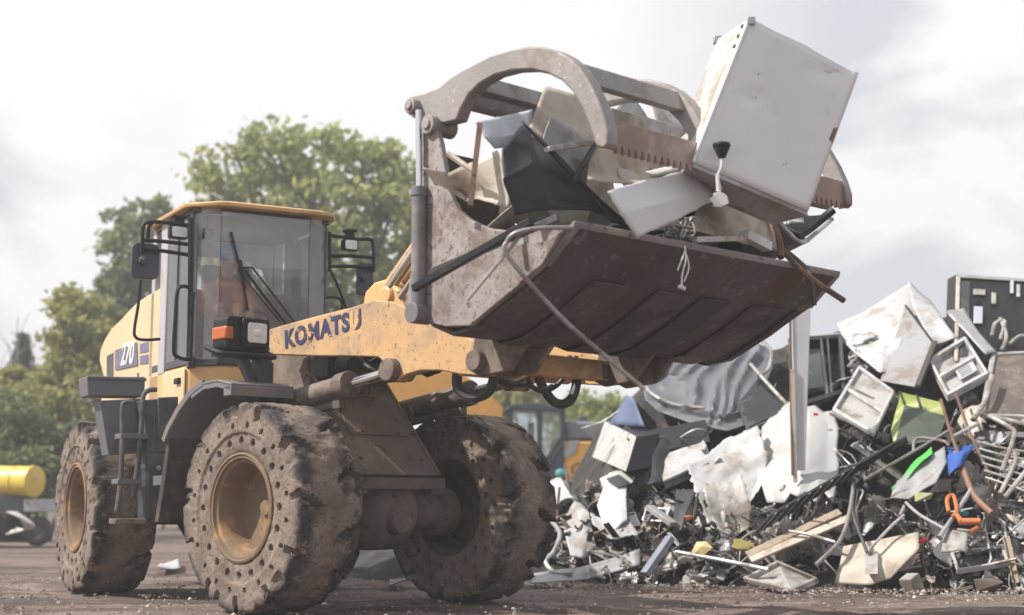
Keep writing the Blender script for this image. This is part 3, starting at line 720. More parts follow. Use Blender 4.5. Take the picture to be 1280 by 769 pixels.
# glass
k = MB(); k.box((CX1+.0, 0, 2.62), (.008, .80, 1.28)); k.build('windscreen', m_glass, cab)
for s in (-1, 1):
    k = MB(); k.hexa([(1.175, s*.60, 1.97), (1.30, s*.405, 1.97), (1.306, s*.41, 1.97), (1.18, s*.606, 1.97)], [(1.175, s*.60, 3.22), (1.30, s*.405, 3.22), (1.306, s*.41, 3.22), (1.18, s*.606, 3.22)]); k.build('corner_window', m_glass, cab)
    k = MB(); k.box((.81, s*(CY-.01), 2.6), (.62, .008, 1.2)); k.build('side_window', m_sideglass, cab)
    k = MB(); k.box((.81, s*(CY-.008), 2.6), (.018, .03, 1.2)); k.build('window_bar', m_teal if False else m_plastic, cab)
k = MB(); k.box((CX0+.03, 0, 2.62), (.008, 1.08, .95)); k.build('rear_window', m_sideglass, cab)
k = MB()      # rear wall with an arched window opening
out_ = [(-.57, 1.93), (.57, 1.93), (.57, 3.2), (-.57, 3.2)]
for s0, s1, zb, zt in ((-.57, -.50, 1.93, 3.2), (.50, .57, 1.93, 3.2), (-.50, .50, 1.93, 2.15), (-.50, .50, 3.05, 3.2)):
    k.box((CX0+.06, (s0+s1)/2, (zb+zt)/2), (.05, s1-s0, zt-zb))
for s in (-1, 1): k.prism([(s*.50, 3.05), (s*.50, 2.80), (s*.42, 2.97), (s*.28, 3.05)], CX0+.04, CX0+.085, 'yz')
k.build('rear_wall', m_liner, cab)
k = MB()
k.prism([(-.02, 2.04), (.48, 2.06), (.50, 2.2), (.02, 2.22)], -.25, .25, 'xz'); 
for i in range(1): pass
sx0 = .32
seatb = [(sx0-.02, 2.2), (sx0+.10, 2.18), (sx0+.04, 2.72), (sx0-.02, 2.95), (sx0-.10, 2.93), (sx0-.08, 2.5)]
k.prism(seatb, -.23, .23); k.build('seat', m_seat, cab, bevel=.03)
k = MB(); k.box((1.08, .0, 2.0), (.25, .5, .22)); k.tube([(1.05, 0, 2.05), (.92, 0, 2.32)], .03, 10)
wc = V((.90, 0, 2.34)); wn = V((-.5, 0, .86)).normalized(); wu = V((0, 1, 0)); wv = wn.cross(wu)
k.tube([wc+(wu*math.cos(t)+wv*math.sin(t))*.19 for t in [2*math.pi*i/24 for i in range(24)]], .014, 8, closed=True)
for t in (0, 2.1, 4.2): k.tube([wc, wc+(wu*math.cos(t)+wv*math.sin(t))*.19], .01, 6)
k.build('steering_wheel', m_seat, cab, bevel=.006)
# door panel and handles
k = MB(); k.box((.82, -CY-.012, 1.72), (.62, .02, .36)); dr = k.build('door', m_hood, cab, bevel=.01)
k = MB(); k.box((1.0, -CY-.035, 1.80), (.12, .03, .05)); k.build('handle', m_black, dr, bevel=.008)
# grab rail loop beside the windscreen
def rtube(pts, r, x=None, name='grab_rail', parent=None, n=6, seg=9, mtl=None):
    k = MB(); P = [RF.hit(a_, b_, 0, x if not isinstance(x, list) else x[i]) for i, (a_, b_) in enumerate(pts)]
    k.tube(smoothpath(P, n) if n > 1 else P, r, seg); return k
k = rtube([(241, 362), (230, 358), (222, 364), (219, 400), (217, 438), (222, 446), (232, 449), (238, 444), (240, 400), (241, 366)], .016, 1.34); k.build('grab_rail', m_black, cab)
k = rtube([(238, 272), (238, 300), (238, 360), (236, 452)], .022, 1.30, n=2); k.build('gutter_rail', m_black, cab)
# mirrors with their frames, work lamps
def mirror(sgn, frame_pts, stays, plate, lamp, x=1.18):
    k = MB()
    for pts, n in frame_pts: P = [RF.hit(a_, b_, 0, x) for a_, b_ in pts]; k.tube(smoothpath(P, n) if n > 1 else P, .017, 8)
    for pts in stays: P = [RF.hit(a_, b_, 0, x-.02) for a_, b_ in pts]; k.tube(smoothpath(P, 5), .013, 8)
    mf = k.build('mirror_frame', m_black, cab)
    (x0, y0), (x1, y1) = plate; A = RF.hit(x0, y0, 0, x-.04); B = RF.hit(x1, y1, 0, x-.04)
    c = (A+B)/2; w_, h_ = abs(A.y-B.y), abs(A.z-B.z)
    k = MB(); k.prism([(c.y+a_, c.z+b_) for a_, b_ in roundrect(w_, h_, w_*.22)], x-.075, x-.03, 'yz'); k.cyl((x-.03, c.y-.03, c.z), (x+.03, c.y-.03, c.z), .035, seg=14); k.cyl((x+.03, c.y-.03, c.z), (x+.045, c.y-.03, c.z), .018, seg=8)
    k.build('mirror', m_mirror, mf, bevel=.012)
    (x0, y0), (x1, y1) = lamp; A = RF.hit(x0, y0, 0, x+.03); B = RF.hit(x1, y1, 0, x+.03); c = (A+B)/2; w_, h_ = abs(A.y-B.y), abs(A.z-B.z)
    k = MB(); k.prism([(c.y+a_, c.z+b_) for a_, b_ in roundrect(w_, h_, .02)], x-.05, x+.03, 'yz'); k.box((x-.01, c.y, c.z+h_/2+.04), (.06, w_*.55, .07)); k.box((x-.01, c.y, c.z+h_/2+.08), (.09, w_*.8, .025))
    wl = k.build('work_lamp', m_black, cab, bevel=.008)
    k = MB(); k.prism([(c.y+a_, c.z+b_) for a_, b_ in roundrect(w_*.8, h_*.78, .015)], x+.03, x+.037, 'yz'); k.build('lens', m_lens, wl, bevel=.002)
mirror(-1, [([(238, 282), (205, 278), (186, 278), (179, 283), (178, 300), (178, 325)], 4), ([(190, 279), (186, 284), (185, 300)], 2), ([(178, 300), (205, 302), (238, 306)], 1), ([(178, 311), (205, 314), (238, 319)], 1)],
       [[(176, 350), (173, 380), (168, 412), (170, 422), (180, 425), (200, 424)]], ((165, 303), (198, 350)), ((213, 281), (236, 299)))
mirror(1, [([(411, 294), (446, 299), (460, 299), (466, 304), (467, 330), (467, 340)], 4), ([(411, 320), (440, 320), (466, 322)], 1), ([(411, 333), (440, 333), (466, 334)], 1), ([(412, 290), (412, 340)], 1)],
       [[(413, 338), (420, 352), (428, 372), (434, 388)], [(406, 372), (420, 372), (427, 378), (428, 396)]], ((447, 328), (466, 370)), ((430, 298), (448, 314)))
# wiper with its twin arms
def wp(pts, r, x=1.325): return [RF.hit(a_, b_, 0, x) for a_, b_ in pts]
k = MB(); k.tube(wp([(289, 290), (296, 318), (303, 350), (310, 388)], .01), .011, 6); k.tube(wp([(300, 325), (306, 360)], .01, 1.335), .017, 6)
wb = k.build('wiper', m_black, cab)
k = MB(); k.tube(wp([(304, 335), (315, 334), (340, 366), (372, 408)], .01, 1.35), .009, 6); k.tube(wp([(306, 338), (330, 370), (360, 408)], .01, 1.35), .012, 6); k.tube(wp([(309, 352), (330, 378), (350, 402)], .01, 1.35), .006, 6); k.build('wiper_arm', m_black, wb)
k = MB(); k.box(RF.hit(259, 293, 0, 1.2), (.06, .1, .1)); k.tube([RF.hit(259, 285, 0, 1.2), RF.hit(259, 268, 0, 1.2)], .012, 6); k.build('cab_camera', m_black, cab, bevel=.01)

# --- platforms, boxes and ladder --------------------------------------
m = MB(); m.hexa([(.72, -1.40, 1.645), (1.0, -1.40, 1.645), (1.0, -.93, 1.655), (.72, -.93, 1.655)], [(.72, -1.42, 1.805), (1.0, -1.42, 1.805), (1.0, -.93, 1.825), (.72, -.93, 1.825)])
m.box((1.005, -1.17, 1.80), (.02, .5, .03))
rp(m, 'rear_platform', m_boxgrey, bevel=.012)
m = MB()
q = ryz(1.0, [(124, 501), (180, 498), (182, 566), (135, 569)])
m.prism(q, .80, 1.02, 'yz'); m.prism([(a_, b_) for a_, b_ in ryz(1.0, [(127, 506), (178, 503), (180, 560), (138, 562)])], 1.02, 1.03, 'yz')
rp(m, 'battery_box', m_boxgrey, bevel=.014)
m = MB()
m.prism(ryz(1.25, [(178, 500), (222, 497), (221, 560), (218, 650), (182, 650), (183, 560)]), 1.0, 1.25, 'yz')
m.prism(ryz(1.25, [(196, 497), (222, 496), (221, 565), (197, 566)]), 1.25, 1.275, 'yz'); m.prism(ryz(1.25, [(184, 568), (218, 566), (216, 648), (184, 648)]), 1.25, 1.27, 'yz')
sb = rp(m, 'step_box', mat('dark_blue_grey_paint', (.05, .054, .066), .5, dirt=(.13, .115, .1), amt=.3, scale=3), bevel=.01)
k = MB(); k.prism(ryz(1.29, [(192, 595), (203, 594), (203, 606), (192, 607)]), 1.272, 1.28, 'yz'); k.build('label_plate', m_lens, sb)
k = MB(); q = RF.hit(198, 585, 0, 1.28); k.cyl((1.27, q.y, q.z), (1.30, q.y, q.z), .02, seg=12); q = RF.hit(178, 583, 0, 1.28); k.cyl((1.27, q.y, q.z), (1.30, q.y, q.z), .02, seg=12); k.build('lock_knob', m_galv, sb)
m = MB()
for pts in ([(166, 503), (157, 503), (153, 510), (153, 545), (151, 600), (146, 640)], [(196, 487), (186, 488), (179, 496), (178, 520), (171, 590), (166, 622)]):
    P = [RF.hit(a_, b_, 0, 1.28) for a_, b_ in pts]; m.tube(smoothpath(P, 4), .021, 9)
ld = rp(m, 'ladder', m_plastic)
for (y0, x0, x1) in ((545, 150, 184), (602, 146, 176), (652, 143, 182)):
    A = RF.hit(x0, y0, 0, 1.27); B = RF.hit(x1, y0+2, 0, 1.27); k = MB(); k.box(((1.2), (A.y+B.y)/2, A.z), (.20, abs(A.y-B.y), .045)); k.build('step', m_boxgrey if y0 < 640 else m_cylmud, ld, bevel=.006)
# hinge and steering gear between the frames
m = MB(); m.cyl((1.45, 0, .55), (1.45, 0, 1.35), .16, seg=24); m.box((1.45, 0, .6), (.5, .5, .1)); m.box((1.45, 0, 1.2), (.5, .5, .1)); m.box((1.2, 0, 1.62), (.5, .9, .3))
rp(m, 'centre_hinge', m_mudframe, bevel=.01)

# --- driver ------------------------------------------------------------
def skinned(name, joints, edges, mats, region, loc, rz):
    me = bpy.data.meshes.new(name); me.from_pydata([j[:3] for j in joints], edges, [])
    o = bpy.data.objects.new(name, me); COL.objects.link(o)
    o.modifiers.new('skin', 'SKIN'); 
    for i, j in enumerate(joints):
        d = me.skin_vertices[0].data[i]; r = j[3]; d.radius = (r, r) if not isinstance(r, tuple) else r; d.use_root = (i == 0)
    sb_ = o.modifiers.new('smooth', 'SUBSURF'); sb_.levels = 2; sb_.render_levels = 2
    dg = bpy.context.evaluated_depsgraph_get(); dg.update()
    me2 = bpy.data.meshes.new_from_object(o.evaluated_get(dg)); me2.name = name
    o.modifiers.clear(); o.data = me2; me2.materials.clear()
    for m_ in mats: me2.materials.append(m_)
    for p in me2.polygons: p.use_smooth = True; p.material_index = region(p.center)
    o.location = loc; o.rotation_euler.z = rz; return o
J = [(0, 0, 0, .155), (.02, 0, .18, (.15, .13)), (.03, 0, .36, (.19, .13)), (.04, 0, .47, (.10, .09)), (.05, 0, .54, .055), (.075, 0, .62, .085), (.07, 0, .71, .09), (.06, 0, .77, .06)]
E_ = [(0, 1), (1, 2), (2, 3), (3, 4), (4, 5), (5, 6), (6, 7)]
for s in (-1, 1):
    b0 = len(J); J += [(.04, s*.17, .43, .07), (.10, s*.25, .22, .055), (.32, s*.20, .20, .042), (.40, s*.17, .24, .035), (.45, s*.15, .25, .03)]
    E_ += [(3, b0), (b0, b0+1), (b0+1, b0+2), (b0+2, b0+3), (b0+3, b0+4)]
    b1 = len(J); J += [(.06, s*.11, -.02, .09), (.42, s*.15, .0, .075), (.50, s*.15, -.36, .055), (.60, s*.15, -.40, .045)]
    E_ += [(0, b1), (b1, b1+1), (b1+1, b1+2), (b1+2, b1+3)]
def reg(c): return 0 if c.z > .53 or (c.x > .36 and c.z > .15) else (2 if c.z < .08 else 1)
drv = skinned('person', J, E_, [m_skin, m_hivis, m_trousers], reg, RF.l2w((.46, -.06, 2.26)), RF.ang)
tag(drv, 'driver in orange jacket and blue helmet sitting behind the loader windscreen', 'person')
k = MB(); k.ell((.065, 0, .755), (.125, .105, .10)); k.prism([(.10, -.09), (.23, -.06), (.23, .06), (.10, .09)], .74, .755, 'xy'); k.build('helmet', m_bluecap, drv)
k = MB(); k.ell((.165, 0, .645), (.022, .014, .022)); k.build('nose', m_skin, drv)
# ------------------------------------------------------------------ sheets, boxes and pipes for the scrap
def upsample(C, n):
    """bilinear subdivision of a small control grid"""
    rows, cols = len(C), len(C[0]); out = []
    for i in range((rows-1)*n+1):
        a = min(i//n, rows-2); t = (i-a*n)/n; row = []
        for j in range((cols-1)*n+1):
            b = min(j//n, cols-2); u = (j-b*n)/n
            row.append((C[a][b]*(1-u)+C[a][b+1]*u)*(1-t)+(C[a+1][b]*(1-u)+C[a+1][b+1]*u)*t)
        out.append(row)
    return out
def kinked(G, amp, seed, kinks=6, ragged=0., crush=.6, ridges=()):
    """crease a grid of points along random straight folds, and dent it a little"""
    rr = random.Random(seed); n, m = len(G), len(G[0])
    L = max((G[0][0]-G[-1][-1]).length, .05)
    K = [(rr.uniform(.05, .95), rr.uniform(.05, .95), rr.uniform(0, math.pi), rr.choice((-1, 1))*rr.uniform(.4, 1)) for _ in range(kinks)]
    K += [(rr.uniform(0, 1), rr.uniform(0, 1), rr.uniform(0, math.pi), rr.choice((-1, 1))*rr.uniform(.25, .6)*crush) for _ in range(int(12*crush))]
    Z = []; NR = []
    for i in range(n):
        for j in range(m):
            p = G[i][j]
            du = G[i][min(j+1, m-1)]-G[i][max(j-1, 0)]; dv = G[min(i+1, n-1)][j]-G[max(i-1, 0)][j]
            nr = du.cross(dv); nr = nr.normalized() if nr.length > 1e-9 else V((0, 0, 1))
            u, v = j/(m-1), i/(n-1); z = 0
            u2 = u+.07*noise.noise(p*(3/L)+V((seed, 1, 0))); v2 = v+.07*noise.noise(p*(3/L)+V((1, seed, 4)))
            for (a, b, t, h) in K: z += h*abs((u2-a)*math.cos(t)+(v2-b)*math.sin(t))
            z = z*amp + noise.noise(p*(2.2/L)+V((seed, 0, 0)))*amp*.4
            for (a, b, c, d, h, w_) in ridges:
                e = V((c-a, d-b)); q = V((u2-a, v2-b)); f = max(0, min(1, q.dot(e)/e.dot(e))); z -= h*math.exp(-((q-e*f).length/w_)**2)
            Z.append(z); NR.append((nr, du, dv))
    mean = sum(Z)/len(Z); out = []
    for i in range(n):
        row = []
        for j in range(m):
            nr, du, dv = NR[i*m+j]
            q = G[i][j]+nr*(Z[i*m+j]-mean)
            if ragged and (i in (0, n-1) or j in (0, m-1)):
                q = q+(du.normalized() if j in (0, m-1) else dv.normalized())*rr.uniform(-1, 1)*ragged
            row.append(q)
        out.append(row)
    return out
def sheet(name, label, cat, C, m, amp=.03, seed=1, n=7, thick=.006, kinks=6, ragged=0., group=None, smooth=14, parent=None, crush=.8, ridges=()):
    G = kinked(upsample(C, n), amp, seed, kinks, ragged, crush, ridges)
    ps = [p for r in G for p in r]; o = V((sum(p.x for p in ps)/len(ps), sum(p.y for p in ps)/len(ps), min(p.z for p in ps)))
    ob = MB().grid(G).build(name, m, parent, None if parent else o, smooth=smooth, thick=thick)
    return tag(ob, label, cat, group) if label else ob
def pipe(name, label, cat, pts, r, m, seg=8, sm=0, group=None):
    P = smoothpath(pts, sm) if sm else [V(p) for p in pts]
    lo = min(P, key=lambda p: p.z)
    return tag(MB().tube(P, r, seg).build(name, m, origin=lo), label, cat, group)
def bar(name, label, cat, a, b, w_, h_, m, up=(0, 0, 1), bevel=.004):
    """a straight rail of rectangular section"""
    a, b = V(a), V(b); d = (b-a).normalized(); s_ = d.cross(V(up)).normalized(); u = s_.cross(d)
    A = [a-s_*w_/2-u*h_/2, a+s_*w_/2-u*h_/2, a+s_*w_/2+u*h_/2, a-s_*w_/2+u*h_/2]; B = [p+(b-a) for p in A]
    return tag(MB().hexa(A, B).build(name, m, origin=a if a.z < b.z else b, bevel=bevel), label, cat)
def rows(*rs): return [list(r) for r in rs]
def B_(x, *pp): return [bk(a, b, x if len(c) == 0 else c[0]) for a, b, *c in pp]

# ------------------------------------------------------------------ the load in the bucket
# large white chest of a fridge, standing askew on the load
def quadY(pts): return [at(a, b, Y) for a, b, Y in pts]
fq = quadY([(866, 203, 8.55), (1010, 264, 8.78), (1073, 92, 8.80), (937, 22, 8.55)])        # front face: bottom left, bottom right, top right, top left
dv = V((-.115, .56, .05))
fr_ = empty('fridge', (fq[0]+fq[1])/2+dv/2); tag(fr_, 'big white enamel fridge cabinet tilted on top of the bucket load', 'fridge')
def inw(o, p): return p-o.location
f4 = [p-fr_.location for p in fq]; b4 = [p+dv for p in f4]
# front skin as a dented sheet, the rest as the cabinet
C = rows([f4[0], f4[1]], [f4[3], f4[2]])
k = MB(); k.hexa([p+dv*.012 for p in f4], b4); k.build('cabinet', m_white2, fr_, bevel=.012)
G = kinked(upsample(C, 22), .006, 5, 4)
for i, row in enumerate(G):
    for j, p in enumerate(row):
        u, v = j/22, i/22; dent = 0
        for (a, b, sx_, sy_, h) in ((.28, .55, .10, .03, .02), (.45, .50, .07, .025, .014), (.30, .14, .08, .03, .012), (.80, .42, .03, .03, .012), (.16, .56, .03, .02, .01), (.78, .93, .16, .05, .018)):
            dent += h*math.exp(-((u-a)/sx_)**2-((v-b-(u-a)*.35)/sy_)**2)
        edge = .012*noise.noise(p*6) if i == 22 else 0
        G[i][j] = p+dv.normalized()*(dent-.004)+V((0, 0, edge))
MB().grid(G).build('front_skin', m_white, fr_, smooth=40, thick=.004)
# bent flange along the left edge with bolt holes, lighter
k = MB(); e0, e1 = f4[0], f4[3]; s_ = (f4[1]-f4[0]).normalized()
k.hexa([e0-s_*.006-dv*.02, e0+s_*.012-dv*.02, e0+s_*.012+dv*.07, e0-s_*.006+dv*.07], [e1-s_*.006-dv*.02, e1+s_*.012-dv*.02, e1+s_*.012+dv*.07, e1-s_*.006+dv*.07])
k.build('edge_flange', m_white, fr_, bevel=.003)
for t in (.95, .88, .81): 
    k = MB(); p = e0.lerp(e1, t)-s_*.004+dv*.1; k.cyl(p, p-s_*.01, .014, seg=8); k.build('screw', m_dark, fr_)
k = MB(); p = e1+s_*.02; k.box(p+V((-.01, 0, -.015)), (.05, .04, .05)); p = b4[3]; k.box(p+V((-.0, 0, -.01)), (.05, .05, .05)); k.build('corner_cap', m_grey, fr_, bevel=.006)
k = MB(); q = [f4[0].lerp(f4[1], .955).lerp(f4[3].lerp(f4[2], .955), .50), f4[0].lerp(f4[1], .995).lerp(f4[3].lerp(f4[2], .995), .49), f4[0].lerp(f4[1], .995).lerp(f4[3].lerp(f4[2], .995), .60), f4[0].lerp(f4[1], .96).lerp(f4[3].lerp(f4[2], .96), .585)]
k.hexa([p-dv*.012 for p in q], [p-dv*.004 for p in q]); k.build('rust_patch', mat('orange_rust_patch', (.30, .17, .10), .8, dirt=(.18, .1, .06), amt=.4, scale=9), fr_)
k = MB(); k.hexa([f4[0]-V((0, 0, .03)), f4[1]-V((0, 0, .03)), f4[1]+V((0, 0, .004)), f4[0]+V((0, 0, .004))], [p+V((0, 0, -.03)) for p in (b4[0], b4[1])]+[b4[1]+V((0, 0, .004)), b4[0]+V((0, 0, .004))]); k.build('base_rail', m_grey, fr_, bevel=.005)

# white door sheet bent over the lip
sheet('white_sheet', 'white bent door sheet hanging over the cutting edge below the fridge', 'metal sheet',
      rows(B_(3.42, (758, 240, 3.50), (805, 226, 3.46), (868, 210, 3.40)), B_(3.45, (776, 268, 3.52), (828, 254, 3.5), (882, 236, 3.42)), B_(3.5, (801, 297, 3.50), (846, 276, 3.48), (892, 250, 3.42))), m_white, .018, 11, 8, ragged=.006)
k = sheet('curled_strip', 'pale curled door flange beside the white door sheet', 'metal strip',
      rows(B_(3.36, (812, 214), (850, 205), (884, 205)), B_(3.36, (816, 222), (852, 213), (890, 216))), m_white2, .02, 3, 7)
sheet('curled_strip', 'white curled strip of trim hanging under the fridge corner', 'metal strip', rows(B_(3.38, (868, 205), (884, 228), (896, 252)), B_(3.38, (880, 204), (893, 226), (902, 246))), m_white2, .02, 4, 6)
# cream sheets under the fridge
sheet('cream_sheet', 'wide cream sheet sloping under the fridge to the lip', 'metal sheet',
      rows(B_(3.15, (880, 232), (920, 238), (962, 252)), B_(3.25, (868, 262), (905, 268), (950, 282)), B_(3.34, (862, 290), (895, 296), (935, 306))), m_cream, .02, 21, 7)
sheet('cream_sheet', 'shaded cream sheet standing right of the wide sloping one', 'metal sheet',
      rows(B_(3.1, (930, 262), (962, 258)), B_(3.25, (912, 298), (972, 318))), m_cream, .02, 22, 8)
bar('white_channel', 'white square channel lying along the bucket lip', 'channel', bk(868, 300, 3.36), bk(932, 298, 3.34), .05, .035, m_white2)
bar('channel_offcut', 'short white block at the end of the white channel', 'channel', bk(930, 293, 3.36), bk(960, 309, 3.36), .07, .06, m_white)
# charcoal plastic hood in the middle
hoodC = rows(B_(3.2, (625, 192, 2.9), (650, 165, 2.75), (668, 178, 2.7), (690, 205, 2.75)), B_(3.1, (632, 222, 3.05), (668, 200, 3.02), (705, 222, 2.95), (735, 240, 2.9)), B_(3.1, (640, 268, 3.0), (690, 262, 3.1), (735, 262, 3.08), (785, 274, 3.1)))
sheet('charcoal_sheet', 'large charcoal plastic hood folded to a point in the bucket', 'plastic sheet', hoodC, m_blacksheet, .05, 31, 7, .012, kinks=8)
sheet('charcoal_strip', 'narrow charcoal wing standing up behind the charcoal hood', 'plastic sheet', rows(B_(2.9, (649, 152), (664, 160)), B_(3.0, (690, 195), (706, 200)), B_(3.05, (735, 240), (752, 250)), B_(3.1, (762, 278), (790, 285))), m_blacksheet, .02, 32, 6, .01)
sheet('draped_sheet', 'cream cloth-like sheet draped over the near bucket side', 'metal sheet',
      rows(B_(2.6, (528, 216, 2.35), (560, 218, 2.45), (600, 205, 2.7), (625, 190, 2.85)), B_(2.6, (540, 228, 2.40), (575, 240, 2.5), (610, 232, 2.8), (633, 222, 2.95)), B_(2.7, (560, 236, 2.45), (590, 250, 2.6), (615, 254, 2.85), (636, 260, 2.95))), m_cream, .03, 41, 6, .005)
sheet('blue_grey_sheet', 'pale blue-grey plate with a folded edge leaning at the back', 'metal sheet',
      rows(B_(2.6, (594, 150), (630, 144), (664, 138)), B_(2.65, (606, 172), (634, 170), (662, 166)), B_(2.65, (618, 186), (640, 184), (660, 178))), m_lilac, .015, 51, 7)
sheet('cream_sheet', 'tall cream panel with a pointed corner below the near claw', 'metal sheet',
      rows(B_(2.75, (684, 106), (715, 118), (748, 128)), B_(2.8, (668, 150), (705, 155), (752, 160)), B_(2.85, (655, 170), (700, 178), (758, 188))), m_cream, .03, 61, 7)
sheet('grey_sheet', 'mid grey folded panel behind the charcoal hood', 'metal sheet',
      rows(B_(2.9, (684, 148), (712, 160), (740, 180)), B_(2.95, (676, 175), (705, 190), (738, 205)), B_(2.95, (700, 205), (720, 225), (735, 235))), m_grey, .03, 62, 7)
bar('steel_channel', 'grey steel channel lying across the grey folded panel', 'channel', bk(684, 187, 3.0), bk(742, 178, 3.0), .05, .03, m_galv)
bar('black_strut', 'thin black strut leaning below the near claw tip', 'strut', bk(718, 226, 3.05), bk(744, 180, 3.02), .02, .03, m_dark)
sheet('cream_sheet', 'cream panel filling the gap below the serrated bar', 'metal sheet', rows(B_(3.0, (740, 188), (800, 200), (850, 208)), B_(3.15, (735, 225), (790, 232), (845, 240))), m_cream, .03, 63, 7)
sheet('cream_sheet', 'curved cream panel torn at its left edge in mid bucket', 'metal sheet', rows(B_(2.95, (768, 192), (800, 200), (838, 206)), B_(3.1, (775, 215), (805, 225), (835, 226)), B_(3.2, (785, 238), (810, 238), (840, 236))), m_cream, .045, 64, 7)
sheet('backing_sheet', 'broad cream sheet standing at the back of the near half of the bucket', 'metal sheet', rows(B_(2.35, (640, 190), (700, 170), (760, 180)), B_(2.35, (620, 280), (700, 290), (770, 290))), m_cream, .05, 81, 9)
sheet('backing_sheet', 'broad grimy white sheet standing at the back of the far half of the bucket', 'metal sheet', rows(B_(2.35, (790, 175), (850, 190), (930, 220)), B_(2.35, (790, 290), (860, 300), (950, 310))), m_white2, .05, 82, 9)
# white box behind the serrated bar
def hexbox(name, label, cat, front, dv, m, bevel=.01, m_front=None):
    o = empty(name, (front[0]+front[1])/2); f = [p-o.location for p in front]
    k = MB(); k.hexa(f, [p+dv for p in f]); k.build('casing', m, o, bevel=bevel)
    if m_front:
        c = sum(f, V())/4; g = [c+(p-c)*.9-dv.normalized()*.012 for p in f]; k = MB(); k.hexa(g, [p+dv.normalized()*.014 for p in g]); k.build('front_panel', m_front, o, bevel=.004)
    return tag(o, label, cat)
hexbox('white_carton', 'long white casing lying behind the serrated bar', 'casing', [bk(762, 160, 2.9), bk(838, 180, 2.9), bk(842, 155, 2.9), bk(764, 134, 2.9)], FF.f*-.35+V((0, 0, .03)), m_white2)
sheet('grey_triangle', 'grey triangular plate poking up behind the long white casing', 'metal sheet', rows(B_(2.5, (786, 118), (790, 118)), B_(2.55, (765, 142), (812, 150))), m_grey, .01, 66, 6)
sheet('white_sheet', 'white sheet leaning right of the long white casing', 'metal sheet', rows(B_(2.6, (812, 128), (850, 150)), B_(2.75, (830, 168), (868, 186))), m_white2, .03, 67, 7)
# rods and rails sticking out
pipe('rusty_rod', 'rust-brown flat rod standing upright at the near bucket side', 'rod', [bk(600, 155, 2.78), bk(594, 205, 2.8), bk(588, 258, 2.82)], .022, m_rust, 4)
pipe('wooden_stick', 'short pale stick crossing the rust-brown rod', 'stick', [bk(560, 192, 2.6), bk(592, 214, 2.78)], .018, m_cream, 5)
bar('black_rail', 'long black rail jutting out over the near bucket side', 'rail', bk(517, 361, 2.42), bk(664, 277, 3.2), .045, .042, m_black)
bar('black_rail', 'black rail with a pale end clamp lying above the longer black rail', 'rail', bk(540, 340, 2.55), bk(698, 272, 3.3), .035, .04, m_dark)
pipe('thin_rod', 'thin bare rod hanging down outside the near bucket side', 'rod', [bk(585, 374, 2.78), bk(650, 295, 3.1)], .012, m_galv, 6)
pipe('bent_tube', 'long bent steel tube hooked over the near lip corner and hanging down', 'tube', [bk(716, 285, 3.38), bk(680, 285, 3.3), bk(648, 290, 3.2), bk(634, 302, 3.14), bk(636, 322, 3.14), bk(700, 395, 3.30), bk(760, 448, 3.45), bk(806, 487, 3.6)], .0135, m_tubegrey, 10, 6)
# string of frayed foil
k = MB(); P = [bk(856, 308, 3.42), bk(857, 325, 3.44), bk(853, 342, 3.44), bk(852, 358, 3.44)]; k.tube(smoothpath(P, 5), .006, 5); P2 = [bk(857, 312, 3.43), bk(850, 330, 3.44), bk(847, 338, 3.44)]; k.tube(smoothpath(P2, 4), .0045, 5); k.tube(smoothpath([bk(858, 318, 3.44), bk(861, 335, 3.45), bk(855, 352, 3.45)], 4), .0045, 5); k.tube([bk(849, 358, 3.44), bk(856, 361, 3.44)], .012, 5)
tag(k.build('frayed_string', m_white, origin=P[-1]), 'white frayed string dangling from the middle of the bucket lip', 'string')
# black rubber foot on a wire
fo = empty('rubber_plug', at(901, 200, 8.45)); tag(fo, 'black tapered plug with dangling white flex in front of the fridge', 'plug')
k = MB(); c = at(902, 188, 8.47)-fo.location
def lz(mb, prof, c, seg=12):
    n = len(prof); mb.add([c+V((r*math.cos(2*math.pi*k_/seg), r*math.sin(2*math.pi*k_/seg), z)) for k_ in range(seg) for r, z in prof], [(k_*n+i, k_*n+i+1, ((k_+1) % seg)*n+i+1, ((k_+1) % seg)*n+i) for k_ in range(seg) for i in range(n-1)])
lz(k, [(.001, .045), (.05, .042), (.055, .03), (.022, -.045), (.001, -.05)], c); k.build('plug_body', m_black, fo)
k = MB(); P = [at(a, b, Y)-fo.location for a, b, Y in ((902, 196, 8.47), (901, 210, 8.45), (896, 222, 8.45), (900, 234, 8.44), (898, 246, 8.43))]; k.tube(smoothpath(P, 6), .008, 6); k.tube([at(897, 218, 8.44)-fo.location, at(898, 240, 8.43)-fo.location], .012, 7); k.build('flex', m_white2, fo)
k = MB(); c = at(899, 250, 8.41)-fo.location; k.prism([(c.x+a_*.05+.012*math.sin(3*t_), c.z+b_*.045) for t_ in range(12) for a_, b_ in ((math.cos(t_*.5236), math.sin(t_*.5236)),)], c.y-.012, c.y+.012); k.build('white_cap', m_white2, fo, bevel=.006)
